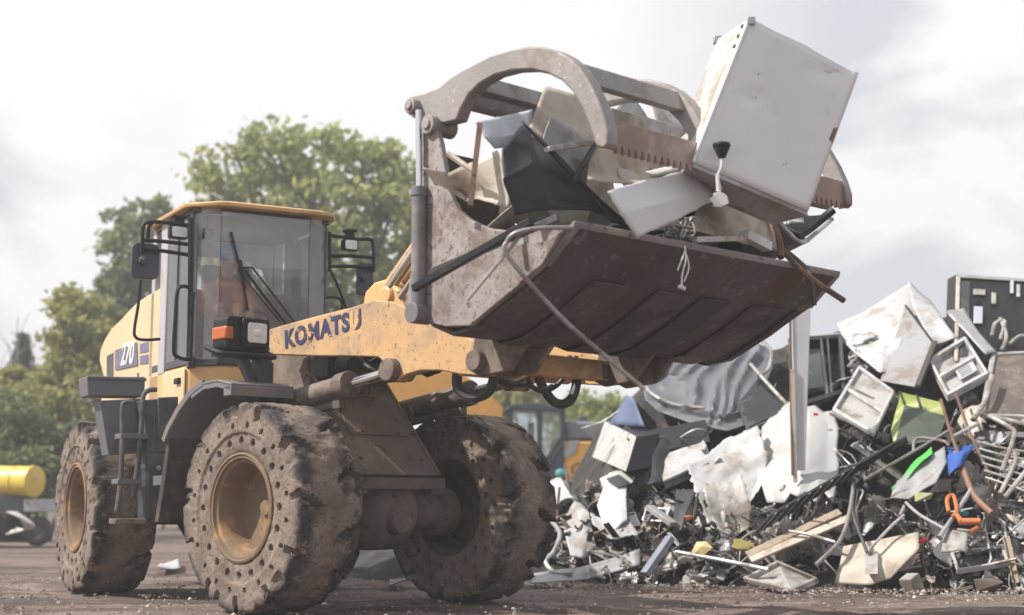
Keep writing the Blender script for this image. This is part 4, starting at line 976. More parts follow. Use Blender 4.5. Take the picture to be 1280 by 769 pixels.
# black tangle below the fridge and at the far end
def tangle(name, label, cat, c, rad, m, nloops, r, seed, flat=.6, group=None):
    rr = random.Random(seed); k = MB()
    for _ in range(nloops):
        P = [c+V((rr.uniform(-1, 1)*rad, rr.uniform(-1, 1)*rad, rr.uniform(-1, 1)*rad*flat)) for _ in range(5)]
        k.tube(smoothpath(P, 5), r, 5)
    return tag(k.build(name, m, origin=c), label, cat, group)
tangle('spring_tangle', 'tangle of dark springs beside the hanging white door sheet', 'springs', bk(846, 287, 3.3), .12, m_galv, 14, .006, 3)
tangle('cable_tangle', 'black cable bunch under the left corner of the fridge', 'cables', bk(878, 222, 3.2), .13, m_hose, 16, .012, 4)
sheet('black_sheet', 'black plastic flap at the far end of the bucket', 'plastic sheet', rows(B_(3.0, (985, 270), (1010, 268), (1035, 268)), B_(3.1, (982, 292), (1000, 300), (1008, 296))), m_black, .03, 71, 6, .012)
pipe('bent_bar', 'brown bent bar standing at the far end of the bucket', 'bar', [bk(958, 262, 3.1), bk(968, 285, 3.22), bk(975, 305, 3.3), bk(976, 322, 3.34)], .025, m_rust, 6, 4)
pipe('twisted_bar', 'dark twisted bar sticking out beyond the far lip corner', 'bar', [bk(975, 310, 3.3), bk(1010, 345, 3.45), bk(1055, 376, 3.55)], .02, m_rust, 6, 4)
pipe('hooked_bar', 'dark hooked bar hanging down past the far lip corner', 'bar', [bk(980, 312, 3.3), bk(1008, 336, 3.42), bk(1014, 350, 3.46), bk(1018, 382, 3.46)], .018, m_dark, 6, 4)
pipe('pale_hose', 'pale bent hose looping at the far bucket end', 'hose', [bk(968, 270, 3.2), bk(985, 290, 3.25), bk(1002, 303, 3.25), bk(1022, 290, 3.2), bk(1040, 274, 3.15)], .016, m_galv, 7, 5)
pipe('curved_bracket', 'black curved bracket under the far claw tip', 'bracket', [bk(1042, 262, 3.3), bk(1030, 272, 3.25), bk(1010, 288, 3.2), bk(996, 296, 3.2)], .03, m_black, 6, 4)
sheet('white_offcut', 'small white offcut between fridge base and black flap', 'metal sheet', rows(B_(3.15, (980, 268), (1006, 268)), B_(3.2, (982, 284), (1006, 276))), m_white2, .02, 72, 5)
sheet('rusty_triangle', 'rust-stained triangular sheet behind the fridge at the far end', 'metal sheet', rows(B_(2.9, (1024, 220), (1028, 222)), B_(3.0, (1008, 258), (1042, 262))), m_rust, .01, 73, 6)
# scrap further down inside the bucket
rr = random.Random(5)
fill = [('crumpled sheet', m_white2), ('crumpled sheet', m_cream), ('crumpled sheet', m_dark), ('crumpled sheet', m_grey), ('crumpled sheet', m_blacksheet)]
word = {m_white2: 'white', m_cream: 'cream', m_dark: 'dark', m_grey: 'grey', m_blacksheet: 'black'}
wl_ = [m_cream, m_grey, m_dark, m_blacksheet, m_white2]
for i in range(34):
    y = -.85+2.0*((i*.618) % 1); x = rr.uniform(2.2, 3.0); zf = max(1.9, 2.0+.42*(x-2.4)); z = zf+rr.uniform(.1, .3)+(.25 if y > -.2 else -.05); x -= (.25 if y < -.2 else 0)
    c = FF.l2w((x, y, z)); a = rr.uniform(.18, .36); b = rr.uniform(.14, .3)
    q = Matrix.Rotation(rr.uniform(0, 6.28), 3, 'Z') @ Matrix.Rotation(rr.uniform(-.9, .9), 3, 'X') @ Matrix.Rotation(rr.uniform(-.6, .6), 3, 'Y')
    m_ = wl_[i % 5]
    sheet('crumpled_sheet', f'crumpled {word[m_]} sheet buried in the bucket load', 'metal sheet', rows([c+q @ V((-a, -b, 0)), c+q @ V((a, -b, 0))], [c+q @ V((-a, b, 0)), c+q @ V((a, b, 0))]), m_, .06, 100+i, 9, .006, group=f'crumpled {word[m_]} sheets in the bucket')
# ------------------------------------------------------------------ the scrap heap
m_white = mat('scuffed_white_sheet', (.46, .46, .468), .4, dirt=(.30, .275, .25), amt=.3, scale=3, var=.06, dirt2=(.2, .17, .15), amt2=.08, scale2=14, bump=.06, bscale=9)
m_white2 = mat('grimy_white_sheet', (.41, .40, .385), .45, dirt=(.21, .185, .16), amt=.4, scale=3, var=.1, dirt2=(.13, .11, .1), amt2=.14, scale2=13, bump=.08, bscale=10)
m_bag = mat('grey_white_sack', (.43, .43, .432), .55, dirt=(.38, .36, .34), amt=.3, scale=3, var=.08, bump=.15, bscale=14)
def foot(X): return 14.9-.36*X if X < 5 else 13.1-.05*(X-5)
SL = .84
def hmax(X):
    P = [(-2.2, .05), (-1.4, .25), (-.4, .4), (.25, .42), (.7, .72), (.95, 1.1), (1.25, 1.7), (1.8, 2.3), (3.3, 2.65), (4.7, 2.95), (6.5, 3.1), (9, 2.6), (11, 1.0), (12, 0)]
    if X <= P[0][0]: return 0
    for (a, b), (c, d) in zip(P, P[1:]):
        if X <= c: return b+(d-b)*(X-a)/(c-a)
    return 0
def heap_h(X, Y):
    t = Y-foot(X)
    if t <= 0: return 0
    h = min(SL*t, hmax(X)+.06*t)
    if t > 6: h *= max(0, 1-(t-6)/5)
    return h
def hp(px, py, off=0.):
    """the point of the heap's face on this line of sight, brought `off` metres nearer"""
    off *= .5; d = ray(px, py); Y = 11.0
    while Y < 24:
        p = EYE+d*(Y/d.y)
        if p.z <= max(heap_h(p.x, p.y), 0.0): break
        Y += .03
    if Y >= 24: Y = 17.0
    return EYE+d*((Y-off)/d.y)
def H_(off, *pp): return [hp(a, b, (c[0] if c else off)) for a, b, *c in pp]
# the packed mass underneath
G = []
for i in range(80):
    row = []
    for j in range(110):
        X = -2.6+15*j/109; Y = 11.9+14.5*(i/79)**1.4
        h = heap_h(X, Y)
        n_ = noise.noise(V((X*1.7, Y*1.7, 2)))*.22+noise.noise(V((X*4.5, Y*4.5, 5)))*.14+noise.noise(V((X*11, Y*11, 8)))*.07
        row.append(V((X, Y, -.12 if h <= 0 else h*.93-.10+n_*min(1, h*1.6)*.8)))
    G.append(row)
tag(MB().grid(G).build('scrap_mass', m_core, smooth=0), 'packed mass of crushed scrap filling the heap, coloured dark for the shaded gaps between loose pieces', 'scrap', kind='stuff')

# --- loose scrap of many kinds, copied over the heap ------------------------
def proto_sheet(seed, w_, h_, amp, kinks, m):
    C = [[V((-w_/2, -h_/2, 0)), V((0, -h_/2*rnd.uniform(.7, 1.1), 0)), V((w_/2, -h_/2*rnd.uniform(.6, 1), 0))], [V((-w_/2, 0, 0)), V((0, 0, rnd.uniform(-.2, .2)*w_)), V((w_/2, 0, 0))], [V((-w_/2*rnd.uniform(.6, 1), h_/2, 0)), V((0, h_/2, 0)), V((w_/2*rnd.uniform(.5, 1), h_/2*rnd.uniform(.6, 1), 0))]]
    return MB().grid(kinked(upsample(C, 8), amp, seed, kinks, .025, 1.3), 0, 2.6, seed).mesh('crumpled_sheet', m, smooth=14)
def proto_box(seed, w_, d_, h_, m, m2):
    k = MB(); t = .018; r2 = random.Random(seed)
    k.box((0, d_/2, 0), (w_, t, h_), mi=0); k.box((-w_/2, 0, 0), (t, d_, h_*.995)); k.box((w_/2, 0, 0), (t, d_, h_*.995)); k.box((0, 0, -h_/2), (w_*.99, d_, t)); k.box((0, 0, h_/2), (w_*.99, d_*r2.uniform(.5, 1), t))
    k.box((0, d_*.1, r2.uniform(-.2, .2)*h_), (w_*.95, d_*.7, t), mi=1); k.box((w_*.18, d_*.2, -h_*.25), (w_*.4, d_*.4, h_*.35), mi=1)
    for i in range(3): k.cyl((r2.uniform(-.3, .3)*w_, -d_*.2, r2.uniform(-.4, .4)*h_), (r2.uniform(-.3, .3)*w_, d_*.4, r2.uniform(-.4, .4)*h_), .012, seg=6, mi=1)
    return k.mesh('broken_appliance', [m, m2], smooth=0)
def proto_tube(seed, L_, r, m):
    r2 = random.Random(seed); P = [V((-L_/2, 0, 0)), V((-L_*.15, r2.uniform(-.1, .1)*L_, r2.uniform(-.05, .05)*L_)), V((L_*.2, r2.uniform(-.12, .12)*L_, r2.uniform(-.1, .1)*L_)), V((L_/2, r2.uniform(-.3, .3)*L_, r2.uniform(-.2, .2)*L_))]
    return MB().tube(smoothpath(P, 4) if seed % 2 else P, r, 7).mesh('steel_tube', m, smooth=60)
def proto_loop(seed, s_, r, m):
    k = MB(); r2 = random.Random(seed)
    P = smoothpath([V((-s_, -s_*.6, 0)), V((-s_, s_*.5, r2.uniform(-.1, .1))), V((0, s_*.8, 0)), V((s_, s_*.5, r2.uniform(-.1, .1))), V((s_, -s_*.6, 0))], 4); k.tube(P, r, 6)
    k.tube([V((-s_, -.1*s_, 0)), V((s_, -.1*s_, 0))], r*.9, 6)
    return k.mesh('chair_wire', m, smooth=60)
def proto_plank(seed, L_, w_, m):
    k = MB(); k.box((0, 0, 0), (L_, w_, .012)); k.box((0, w_/2, .02), (L_, .012, .05)); return k.mesh('metal_strip', m, smooth=0)
def proto_chunk(seed, s_, m):
    r2 = random.Random(seed); bm = bmesh.new()
    for _ in range(11): bm.verts.new((r2.uniform(-1, 1)*s_, r2.uniform(-.8, .8)*s_, r2.uniform(-.6, .6)*s_))
    bmesh.ops.convex_hull(bm, input=bm.verts)
    me = bpy.data.meshes.new('plastic_chunk'); bm.to_mesh(me); bm.free(); me.materials.append(m); return me
def proto_tangle(seed, s_, r, m):
    r2 = random.Random(seed); k = MB()
    P = [V((r2.uniform(-1, 1)*s_, r2.uniform(-1, 1)*s_, r2.uniform(-.5, .5)*s_)) for _ in range(14)]; k.tube(smoothpath(P, 4), r, 5)
    return k.mesh('cable_tangle', m, smooth=60)
KIND = []      # (mesh list, name, label, category, group, weight, size class, thickness)
def kindof(name, label, cat, meshes, wt, thick=0): KIND.append((meshes, name, label, cat, label.split(' lying')[0].split(' in the')[0].split(' among')[0].split(' at ')[0]+'s on the scrap heap', wt, thick))
for m_, wd, n_, wt in ((m_white, 'white', 5, 15), (m_white2, 'grubby white', 4, 13), (m_grey, 'grey', 4, 9), (m_dark, 'dark', 4, 12), (m_cream, 'cream', 3, 4)):
    kindof('crumpled_sheet', f'small crumpled {wd} metal sheet lying loose in the scrap heap', 'metal sheet', [proto_sheet(rnd.randint(0, 999), rnd.uniform(.3, .62), rnd.uniform(.16, .42), rnd.uniform(.09, .2), 8, m_) for _ in range(n_)], wt, .006)
for m_, m2_, wd, wt in ((m_white2, m_grey, 'white', 6), (m_blacksheet, m_dark, 'black', 8), (m_grey, m_dark, 'grey', 5)):
    kindof('broken_appliance', f'small broken {wd} appliance casing open at one side in the scrap heap', 'casing', [proto_box(rnd.randint(0, 999), rnd.uniform(.28, .45), rnd.uniform(.2, .32), rnd.uniform(.22, .36), m_, m2_) for _ in range(3)], wt)
for m_, wd, wt in ((m_tubegrey, 'dull steel', 12), (m_galv, 'pale galvanised', 9), (m_rust, 'rusty', 6), (m_black, 'black', 6)):
    kindof('steel_tube', f'{wd} tube lying criss-cross in the scrap heap', 'tube', [proto_tube(i+int(wt), rnd.uniform(.5, 1.1), rnd.uniform(.009, .02), m_) for i in range(4)], wt)
kindof('chair_wire', 'bent steel chair frame tangled in the scrap heap', 'frame', [proto_loop(i, rnd.uniform(.16, .26), .012, m_galv) for i in range(3)], 7)
for m_, wd, wt in ((m_galv, 'pale', 8), (m_dark, 'dark', 7), (m_wood, 'timber', 3)):
    kindof('metal_strip', f'{wd} strip lying across the scrap heap', 'strip', [proto_plank(i, rnd.uniform(.4, .9), rnd.uniform(.04, .09), m_) for i in range(3)], wt)
for m_, wd, wt in ((m_white, 'white', 8), (m_black, 'black', 8), (m_foam, 'yellow foam', 2), (m_grey, 'grey', 5)):
    kindof('plastic_chunk', f'{wd} chunk lying among the scrap', 'chunk', [proto_chunk(i*7+len(wd), rnd.uniform(.06, .13), m_) for i in range(4)], wt)
for m_, wd, wt in ((m_hose, 'black', 7), (m_galv, 'pale wire', 4)):
    kindof('cable_tangle', f'{wd} cable tangle caught in the scrap heap', 'cable', [proto_tangle(i*3+1, rnd.uniform(.14, .22), .007, m_) for i in range(3)], wt)
def drop(k_, p, size=1., tilt=.7, q=None):
    meshes, name, label, cat, group, wt, th = KIND[k_]
    o = bpy.data.objects.new(name, rnd.choice(meshes)); COL.objects.link(o); o.location = p
    if q is None:
        n_ = V((rnd.gauss(-.05, tilt), rnd.gauss(-.62, tilt), rnd.gauss(.75, tilt*.5))).normalized()
        q = n_.to_track_quat('Z', 'Y') @ Matrix.Rotation(rnd.uniform(0, 6.28), 3, 'Z').to_quaternion()
    o.rotation_mode = 'QUATERNION'; o.rotation_quaternion = q
    o.scale = (size*rnd.uniform(.85, 1.15),)*3
    if th: md = o.modifiers.new('thickness', 'SOLIDIFY'); md.thickness = th; md.offset = 0
    return tag(o, label, cat, group)
wts = [k[5] for k in KIND]
KEEP = [(924, 696, 1026, 742), (1046, 664, 1140, 734), (1102, 558, 1186, 624), (738, 522, 802, 594), (1178, 540, 1224, 604), (1178, 618, 1230, 668), (818, 545, 892, 604), (880, 545, 960, 640), (952, 508, 1056, 612), (1116, 484, 1190, 560), (686, 545, 745, 606)]
def blocked(px, py): return any(a-4 < px < c+4 and b-4 < py < d+4 for a, b, c, d in KEEP)
def scatter(n_, px0, px1, py0, py1, off0, off1, s0, s1, tilt=.7):
    for _ in range(n_):
        px, py = rnd.uniform(px0, px1), rnd.uniform(py0, py1)
        if blocked(px, py): continue
        p = hp(px, py, rnd.uniform(off0, off1))
        if heap_h(p.x, p.y+.6) <= 0: continue
        drop(rnd.choices(range(len(KIND)), wts)[0], V((p.x, p.y, max(p.z, .03))), rnd.uniform(s0, s1), tilt)
scatter(210, 700, 1000, 560, 715, -.12, .12, .35, .85)
scatter(290, 960, 1300, 480, 722, -.12, .16, .35, .85)
scatter(50, 800, 1300, 420, 600, -.15, .02, .6, 1.1)
scatter(200, 690, 1300, 680, 742, -.05, .12, .18, .45, 1.2)
shred = [i for i, k in enumerate(KIND) if k[1] in ('crumpled_sheet', 'plastic_chunk')]
for _ in range(285):
    px, py = rnd.uniform(690, 1290), rnd.uniform(575, 738)
    if blocked(px, py): continue
    p = hp(px, py, rnd.uniform(.1, .4)); drop(rnd.choice(shred), V((p.x, p.y, max(p.z, .04))), rnd.uniform(.18, .48), .9)
# loose strips, wires and tubes lie over everything
thin = [i for i, k in enumerate(KIND) if k[1] in ('steel_tube', 'metal_strip', 'cable_tangle', 'chair_wire')]
for _ in range(230):
    px, py = rnd.uniform(720, 1300), rnd.uniform(520, 728)
    if (px < 1080 and py < 640 and rnd.random() < .6) or (blocked(px, py) and rnd.random() < .8): continue
    p = hp(px, py, rnd.uniform(.15, .5)); drop(rnd.choice(thin), V((p.x, p.y, max(p.z, .05))), rnd.uniform(.4, .9), .8)
scatter(20, 560, 720, 640, 712, -.1, .05, .6, 1.1)

other = [i for i, k in enumerate(KIND) if k[1] not in ('crumpled_sheet', 'plastic_chunk', 'steel_tube')]
for _ in range(80):
    px, py = rnd.uniform(1300, 1620), rnd.uniform(420, 735); p = hp(px, py, rnd.uniform(-.1, .3)); drop(rnd.choice(other), V((p.x, p.y, max(p.z, .04))), rnd.uniform(.7, 1.3), .8)
# --- pieces one can single out -------------------------------------------------
sheet('quilted_sheet', 'large wrinkled grey quilted sheet spread over the back of the scrap heap', 'quilted sheet',
      rows(H_(.25, (800, 452), (850, 432), (905, 425), (962, 428)), H_(.3, (802, 476), (855, 470), (910, 465), (966, 455)), H_(.35, (806, 503), (862, 514), (905, 520), (945, 500)), H_(.35, (822, 515), (868, 528), (908, 534), (940, 520))), m_quilt, .05, 201, 20, .01, kinks=6, crush=1.0, smooth=30, ridges=[(.62, .05, .40, .55, .05, .025), (.75, .1, .55, .6, .05, .03), (.50, .1, .34, .4, .04, .02), (.35, .15, .2, .5, .04, .02), (.25, .1, .1, .5, .035, .02), (.85, .2, .72, .7, .05, .03), (.68, .35, .62, .85, .04, .025), (.45, .5, .25, .8, .045, .025), (.9, .05, .8, .3, .05, .03), (.15, .75, .9, .72, .05, .03), (.55, .62, .5, .9, .04, .02)])
for i, (P, lb) in enumerate(((((800, 470), (812, 490), (840, 505), (880, 510)), 'grey ridge of trim along the lower edge of the quilted sheet'), (((938, 455), (960, 480), (990, 512)), 'thin white edging rod running down right of the quilted sheet'), (((952, 425), (964, 440), (960, 462), (945, 470)), 'pale curled edging at the right end of the quilted sheet'))):
    pipe('edging', lb, 'trim', H_(.52, *P), .02, m_white2, 6, 4)
def panelbox(name, label, cat, pts, off, depth, m, m_front=None, bevel=.01, up=.0):
    f = H_(off, *pts); n_ = (f[1]-f[0]).cross(f[3]-f[0]).normalized()
    if n_.y < 0: n_ = -n_
    return hexbox(name, label, cat, f, n_*depth, m, bevel, m_front)
o = panelbox('glazed_sheet', 'dark glazed oven door tilted beside the grey quilted sheet', 'oven door', [(934, 538, .5), (988, 515, .42), (950, 468, .3), (921, 505, .4)], .4, .06, m_dark, m_darkglass)
o = panelbox('black_monitor', 'flat black monitor housing lying under the grey quilted sheet', 'monitor', [(812, 566, .6), (888, 552, .55), (882, 524, .5), (800, 540, .55)], .5, .22, m_blacksheet)
# white fronted box with a dark side
f = H_(1.1, (741, 572, 1.1), (783, 590, 1.3), (796, 546, 1.25), (757, 527, 1.05)); d_ = V((.26, .26, .05))
o = hexbox('microwave', 'small white fronted box with dark sides at the left of the heap', 'appliance', f, d_, m_blacksheet, .008)
k = MB(); c = sum(f, V())/4-o.location; g = [p-o.location for p in f]; nn_ = (g[1]-g[0]).cross(g[3]-g[0]).normalized(); nn_ = nn_ if nn_.y < 0 else -nn_
k.hexa([p+nn_*.012 for p in g], [p+nn_*.002 for p in g]); fpn = k.build('front_panel', m_white, o, bevel=.006)
k = MB()
for t, u, r in ((.45, .52, .012), (.47, .62, .018), (.44, .42, .012), (.42, .30, .010)):
    p = g[0].lerp(g[1], t).lerp(g[3].lerp(g[2], t), u)+nn_*.012; k.cyl(p, p+nn_*.012, r, seg=8)
k.build('knob', m_black, fpn)
sheet('blue_board', 'slate blue triangular board standing behind the white fronted box', 'board', rows(H_(.3, (784, 494), (792, 498)), H_(.4, (762, 530), (806, 534))), m_denim, .008, 205, 6, .012)
sheet('plastic_bin_bag', 'shiny black plastic bag slumped right of the white fronted box', 'bag', rows(H_(.5, (800, 545), (828, 548), (845, 560)), H_(.65, (792, 572), (815, 574), (838, 582)), H_(.6, (788, 600), (806, 606), (826, 602))), m_blacksheet, .07, 206, 8, .008, kinks=10)
o = panelbox('drawer', 'clean white drawer front lying at a slant in the heap', 'drawer', [(829, 601, .6), (890, 574, .6), (880, 549, .5), (820, 572, .5)], .5, .12, m_white, None)
bar('drawer_runner', 'dark runner along the lower edge of the white drawer front', 'rail', hp(831, 604, .66), hp(886, 580, .66), .03, .03, m_dark)
sheet('white_sheet', 'big white crumpled sheet fanned out left of the grey post', 'metal sheet', rows(H_(.5, (862, 592), (905, 560), (950, 545)), H_(.6, (870, 622), (915, 590), (960, 570)), H_(.6, (884, 648), (925, 624), (955, 600))), m_white, .07, 207, 13, .006, kinks=12, crush=1.8, ragged=.02)
sheet('white_sheet', 'white torn sheet curling below the big fanned white one', 'metal sheet', rows(H_(.65, (880, 618), (930, 612)), H_(.7, (885, 640), (940, 640)), H_(.65, (900, 660), (932, 655))), m_white2, .08, 208, 12, .006, kinks=9, crush=1.8, ragged=.02)
r3 = random.Random(12)
top_ = [r3.uniform(-10, 6) for _ in range(9)]; bot_ = [r3.uniform(-8, 12) for _ in range(9)]
SK = [[hp(952+12*a+r3.uniform(-2, 2)+(3-a)*1.5*(b in (0, 5)), 516+b*21+(top_[a] if b == 0 else 0)+(bot_[a] if b == 5 else 0), .25+.07*b+.42*math.exp(-((a-4)/3.2)**2-((b-3)/2.4)**2)+r3.uniform(-.045, .045)) for a in range(9)] for b in range(6)]
sheet('woven_sack', 'large white woven sack slumped behind the foot of the grey post', 'sack', SK, m_bag, .05, 209, 4, .01, kinks=9, smooth=16, crush=1.6)
o = empty('metal_post', hp(1000, 588, 1.1)); tag(o, 'tall pale grey square post standing out of the heap behind the bucket', 'post')
A, Bq = hp(1000, 588, 1.1), None
top = at(1001, 350, A.y+.25); k = MB(); d_ = (top-A); s_ = V((1, 0, 0)); u = V((0, 1, .05)).normalized()
def sq(c, w_, h_): return [c-s_*w_-u*h_, c+s_*w_-u*h_, c+s_*w_+u*h_, c-s_*w_+u*h_]
k.hexa(sq(V(), .045, .035), sq(d_, .10, .05)); k.build('post_face', mat('pale_grey_profile', (.48, .48, .5), .45, dirt=(.38, .34, .32), amt=.2), o, bevel=.006)
k = MB(); k.tube([V((-.085, -.06, -.05)), d_*.45+V((-.105, -.05, 0)), d_+V((-.12, -.05, 0))], .013, 6); k.build('edge_seal', m_rust, o)
k = MB(); k.hexa([p+V((-.06, -.06, -.12)) for p in sq(V(), .02, .01)], [p+d_*.52+V((-.09, -.06, 0)) for p in sq(V(), .02, .01)]); k.build('cream_trim', m_cream, o)
# open dark cabinet with a glass front
f = H_(.5, (1000, 505), (1055, 488, .55), (1050, 420, .35), (987, 425, .35)); d_ = V((.08, .38, .05))
o = empty('oven_cabinet', (f[0]+f[1])/2); tag(o, 'dark open oven carcass with bent frame right of the grey post', 'oven'); g = [p-o.location for p in f]
def edgebar(mb, a, b, r, seg=4): mb.tube([a, b], r, seg)
k = MB()
for i in range(4): edgebar(k, g[i], g[(i+1) % 4], .028); edgebar(k, g[i]+d_, g[(i+1) % 4]+d_, .02); edgebar(k, g[i], g[i]+d_, .02)
edgebar(k, g[0].lerp(g[1], .62), g[3].lerp(g[2], .62), .02); edgebar(k, g[0].lerp(g[1], .72), g[3].lerp(g[2], .75), .012)
k.build('frame', m_dark, o)
k = MB(); k.hexa([p+d_*.92 for p in g], [p+d_ for p in g]); k.hexa([g[0]+d_*.1, g[1]+d_*.1, g[1]+d_, g[0]+d_], [p+V((0, 0, .012)) for p in (g[0]+d_*.1, g[1]+d_*.1, g[1]+d_, g[0]+d_)]); k.build('back_panel', m_black, o)
k = MB(); h = [g[0].lerp(g[1], t).lerp(g[3].lerp(g[2], t), u) for t, u in ((.06, .2), (.58, .15), (.58, .8), (.06, .82))]; k.hexa([p+d_*.05 for p in h], [p+d_*.09 for p in h]); k.build('glass', m_darkglass, o)
k = MB(); h = [g[3], g[2], g[2]+d_, g[3]+d_]; k.hexa(h, [p+V((0, 0, .03)) for p in h]); k.build('top_panel', m_grey, o, bevel=.006)
# crushed fridge: white skin with a bare grey end
G1 = rows(H_(.3, (1045, 398, .2), (1078, 388, .2), (1100, 378, .15), (1140, 354, .1)), H_(.5, (1055, 425, .4), (1085, 420), (1112, 408), (1150, 385, .3)), H_(.6, (1078, 450), (1095, 448), (1108, 440), (1128, 425)), H_(.65, (1098, 470), (1102, 472), (1106, 470), (1112, 468)))
sheet('creased_sheet', 'big white creased fridge skin rising to a point above the heap', 'fridge skin', G1, m_white, .035, 211, 12, .01, kinks=9, crush=1.3)
f = H_(.75, (1100, 476), (1144, 484, .85), (1166, 428, .75), (1132, 382, .45)); o = hexbox('grey_slab', 'flat grey fridge end panel with a dark edge among white skins', 'fridge panel', f, V((.05, .16, .0)), m_grey, .008)
k = MB(); g = [p-o.location for p in f]; k.tube([g[1]+V((.02, -.01, 0)), g[2]+V((.02, -.01, 0))], .035, 4); k.build('edge_gasket', mat('drab_gasket', (.07, .065, .05), .7), o)
k = MB(); k.tube([g[3], g[2]], .014, 5); k.build('top_trim', m_black, o)
sheet('pale_sheet', 'smooth pale fridge side sloping right of the grey fridge end', 'fridge panel', rows(H_(.3, (1134, 354), (1160, 376)), H_(.5, (1142, 388), (1196, 424, .55)), H_(.55, (1166, 430, .7), (1198, 420, .6))), m_white, .02, 212, 9, .01)
sheet('bent_sheet', 'grey bent plate leaning beside the white fridge interior', 'metal plate', rows(H_(.55, (1182, 392), (1205, 384)), H_(.6, (1205, 415), (1222, 410)), H_(.7, (1232, 446), (1246, 440))), m_grey, .02, 213, 7, .01)
# white drawers and fridge liner: frames with recesses
def tray(name, label, cat, f, depth, m, bars_=1, vents=0, m_in=None):
    o = empty(name, (f[0]+f[1])/2); g = [p-o.location for p in f]; n_ = (g[1]-g[0]).cross(g[3]-g[0]).normalized(); n_ = n_ if n_.y > 0 else -n_
    L2 = lambda t, u: g[0].lerp(g[1], t).lerp(g[3].lerp(g[2], t), u)
    def blk(mb, t0, u0, t1, u1, d0, d1):
        q = [L2(t0, u0), L2(t1, u0), L2(t1, u1), L2(t0, u1)]; mb.hexa([p+n_*d0 for p in q], [p+n_*d1 for p in q])
    k = MB(); e = .06
    blk(k, 0, 0, 1, e, 0, depth); blk(k, 0, 1-e, 1, 1, 0, depth); blk(k, 0, e, e, 1-e, 0, depth); blk(k, 1-e, e, 1, 1-e, 0, depth)
    for i in range(bars_): u = (i+1)/(bars_+1); blk(k, e, u-.035, 1-e, u+.035, .004, depth*.8)
    k.build('frame', m, o, bevel=.006)
    k = MB(); blk(k, .02, .02, .98, .98, depth*.85, depth); k.build('liner', m_in or m_white2, o)
    if vents:
        k = MB(); blk(k, .42, .22, .86, .52, depth*.3, depth*.5); pl_ = k.build('vent_cover', m, o, bevel=.006)
        k = MB()
        for i in range(5): blk(k, .47, .26+i*.05, .75, .275+i*.05, depth*.27, depth*.31)
        k.build('slots', m_dark, pl_)
    return tag(o, label, cat)
tray('drawer_rack', 'white drawer frame with two openings below the oven carcass', 'drawer frame', H_(.8, (1040, 512), (1092, 542, .95), (1118, 488, .8), (1074, 456, .65)), .05, m_white, 1)
tray('fridge_lining', 'white fridge liner with slotted cover facing out of the heap', 'fridge liner', H_(.75, (1184, 494, .9), (1236, 466, .85), (1206, 420, .65), (1160, 448, .7)), .09, m_white, 1, 1)
tray('foot_tray', 'white shallow tray lying flat at the foot of the heap', 'tray', H_(.35, (928, 722, .7), (990, 737, .6), (1022, 722, .7), (972, 700, .75)), .05, m_white2, 0)
tray('pane_rack', 'white two-pane frame lying near the right foot of the heap', 'frame', H_(.5, (1196, 712, .5), (1262, 702, .5), (1254, 680, .45), (1188, 690, .45)), .06, m_white, 0, m_in=m_dark)
# black rear of an appliance with pale parts
f = H_(.3, (1192, 452, .5), (1330, 452, .5), (1330, 352, .2), (1195, 343, .2)); o = hexbox('washing_machine', 'large black appliance back with pale fittings at the top of the heap', 'appliance', f, V((.0, .35, .0)), m_black, .012)
g = [p-o.location for p in f]; L2 = lambda t, u: g[0].lerp(g[1], t).lerp(g[3].lerp(g[2], t), u)
def fit(name, t0, u0, t1, u1, m, d0=.03):
    q = [L2(t0, u0), L2(t1, u0), L2(t1, u1), L2(t0, u1)]; k = MB(); k.hexa([p+V((0, -d0, 0)) for p in q], [p+V((0, -.002, 0)) for p in q]); return k.build(name, m, o, bevel=.006)
fit('frame_post', 0, 0, .035, 1, m_cream); fit('frame_rail', 0, .96, 1, 1, m_grey); fit('fitting', .16, .76, .27, .83, m_white2); fit('fitting', .17, .42, .25, .62, m_lilac); fit('fitting', .18, .66, .2, .72, m_black, .05); fit('fitting', .33, .66, .37, .80, m_white2); fit('fitting', .50, .80, .53, .97, m_white); fit('fitting', .56, .76, .59, .92, m_white); fit('rear_plate', .05, .05, .13, .92, m_dark, .02)
k = MB()
for P in (((1240, 420), (1244, 404), (1256, 402), (1250, 425)), ((1250, 398), (1258, 420), (1252, 438)), ((1262, 430), (1275, 420), (1290, 424))): k.tube(smoothpath([p-o.location for p in H_(.75, *P)], 4), .02, 6)
k.build('pipework', m_white2, o)
f = H_(.8, (1228, 520, .8), (1330, 524, .8), (1330, 440, .6), (1242, 444, .6)); o = hexbox('radiator_core', 'brown mesh radiator core at the right of the heap', 'radiator', f, V((.02, .16, .0)), m_radiator, .01)
k = MB(); g = [p-o.location for p in f]; k.tube([g[3], g[2]], .03, 6); k.tube([g[0], g[1]], .03, 6); k.tube([g[0], g[3]], .03, 6); k.build('header_tube', m_white2, o)
# lime green crate with a dark green face
f = H_(.8, (1118, 558, .75), (1172, 550, .9), (1184, 520, .85), (1130, 506, .7)); d_ = V((.04, .30, .16))
o = hexbox('green_crate', 'lime green plastic crate with a dark green front in mid heap', 'crate', f, d_, m_lime, .012)
k = MB(); g = [p-o.location for p in f]; k.hexa([p+V((0, -.014, -.004)) for p in g], [p+V((0, -.001, 0)) for p in g]); k.build('front_panel', m_olive, o, bevel=.005)
k = MB(); k.tube([g[3]+V((0, -.01, .01)), g[3]+d_], .012, 5); k.tube([g[3].lerp(g[2], .4)+V((0, 0, .01)), g[3].lerp(g[2], .4)+d_+V((0, 0, .01))], .012, 5); k.build('rib', m_olive, o)
sheet('neon_cloth', 'bright neon green cloth strip tucked under the grey foil sheet', 'cloth', rows(H_(.9, (1112, 606), (1138, 582), (1166, 564)), H_(.98, (1118, 612), (1142, 592), (1168, 572))), m_neon, .05, 221, 9, .006)
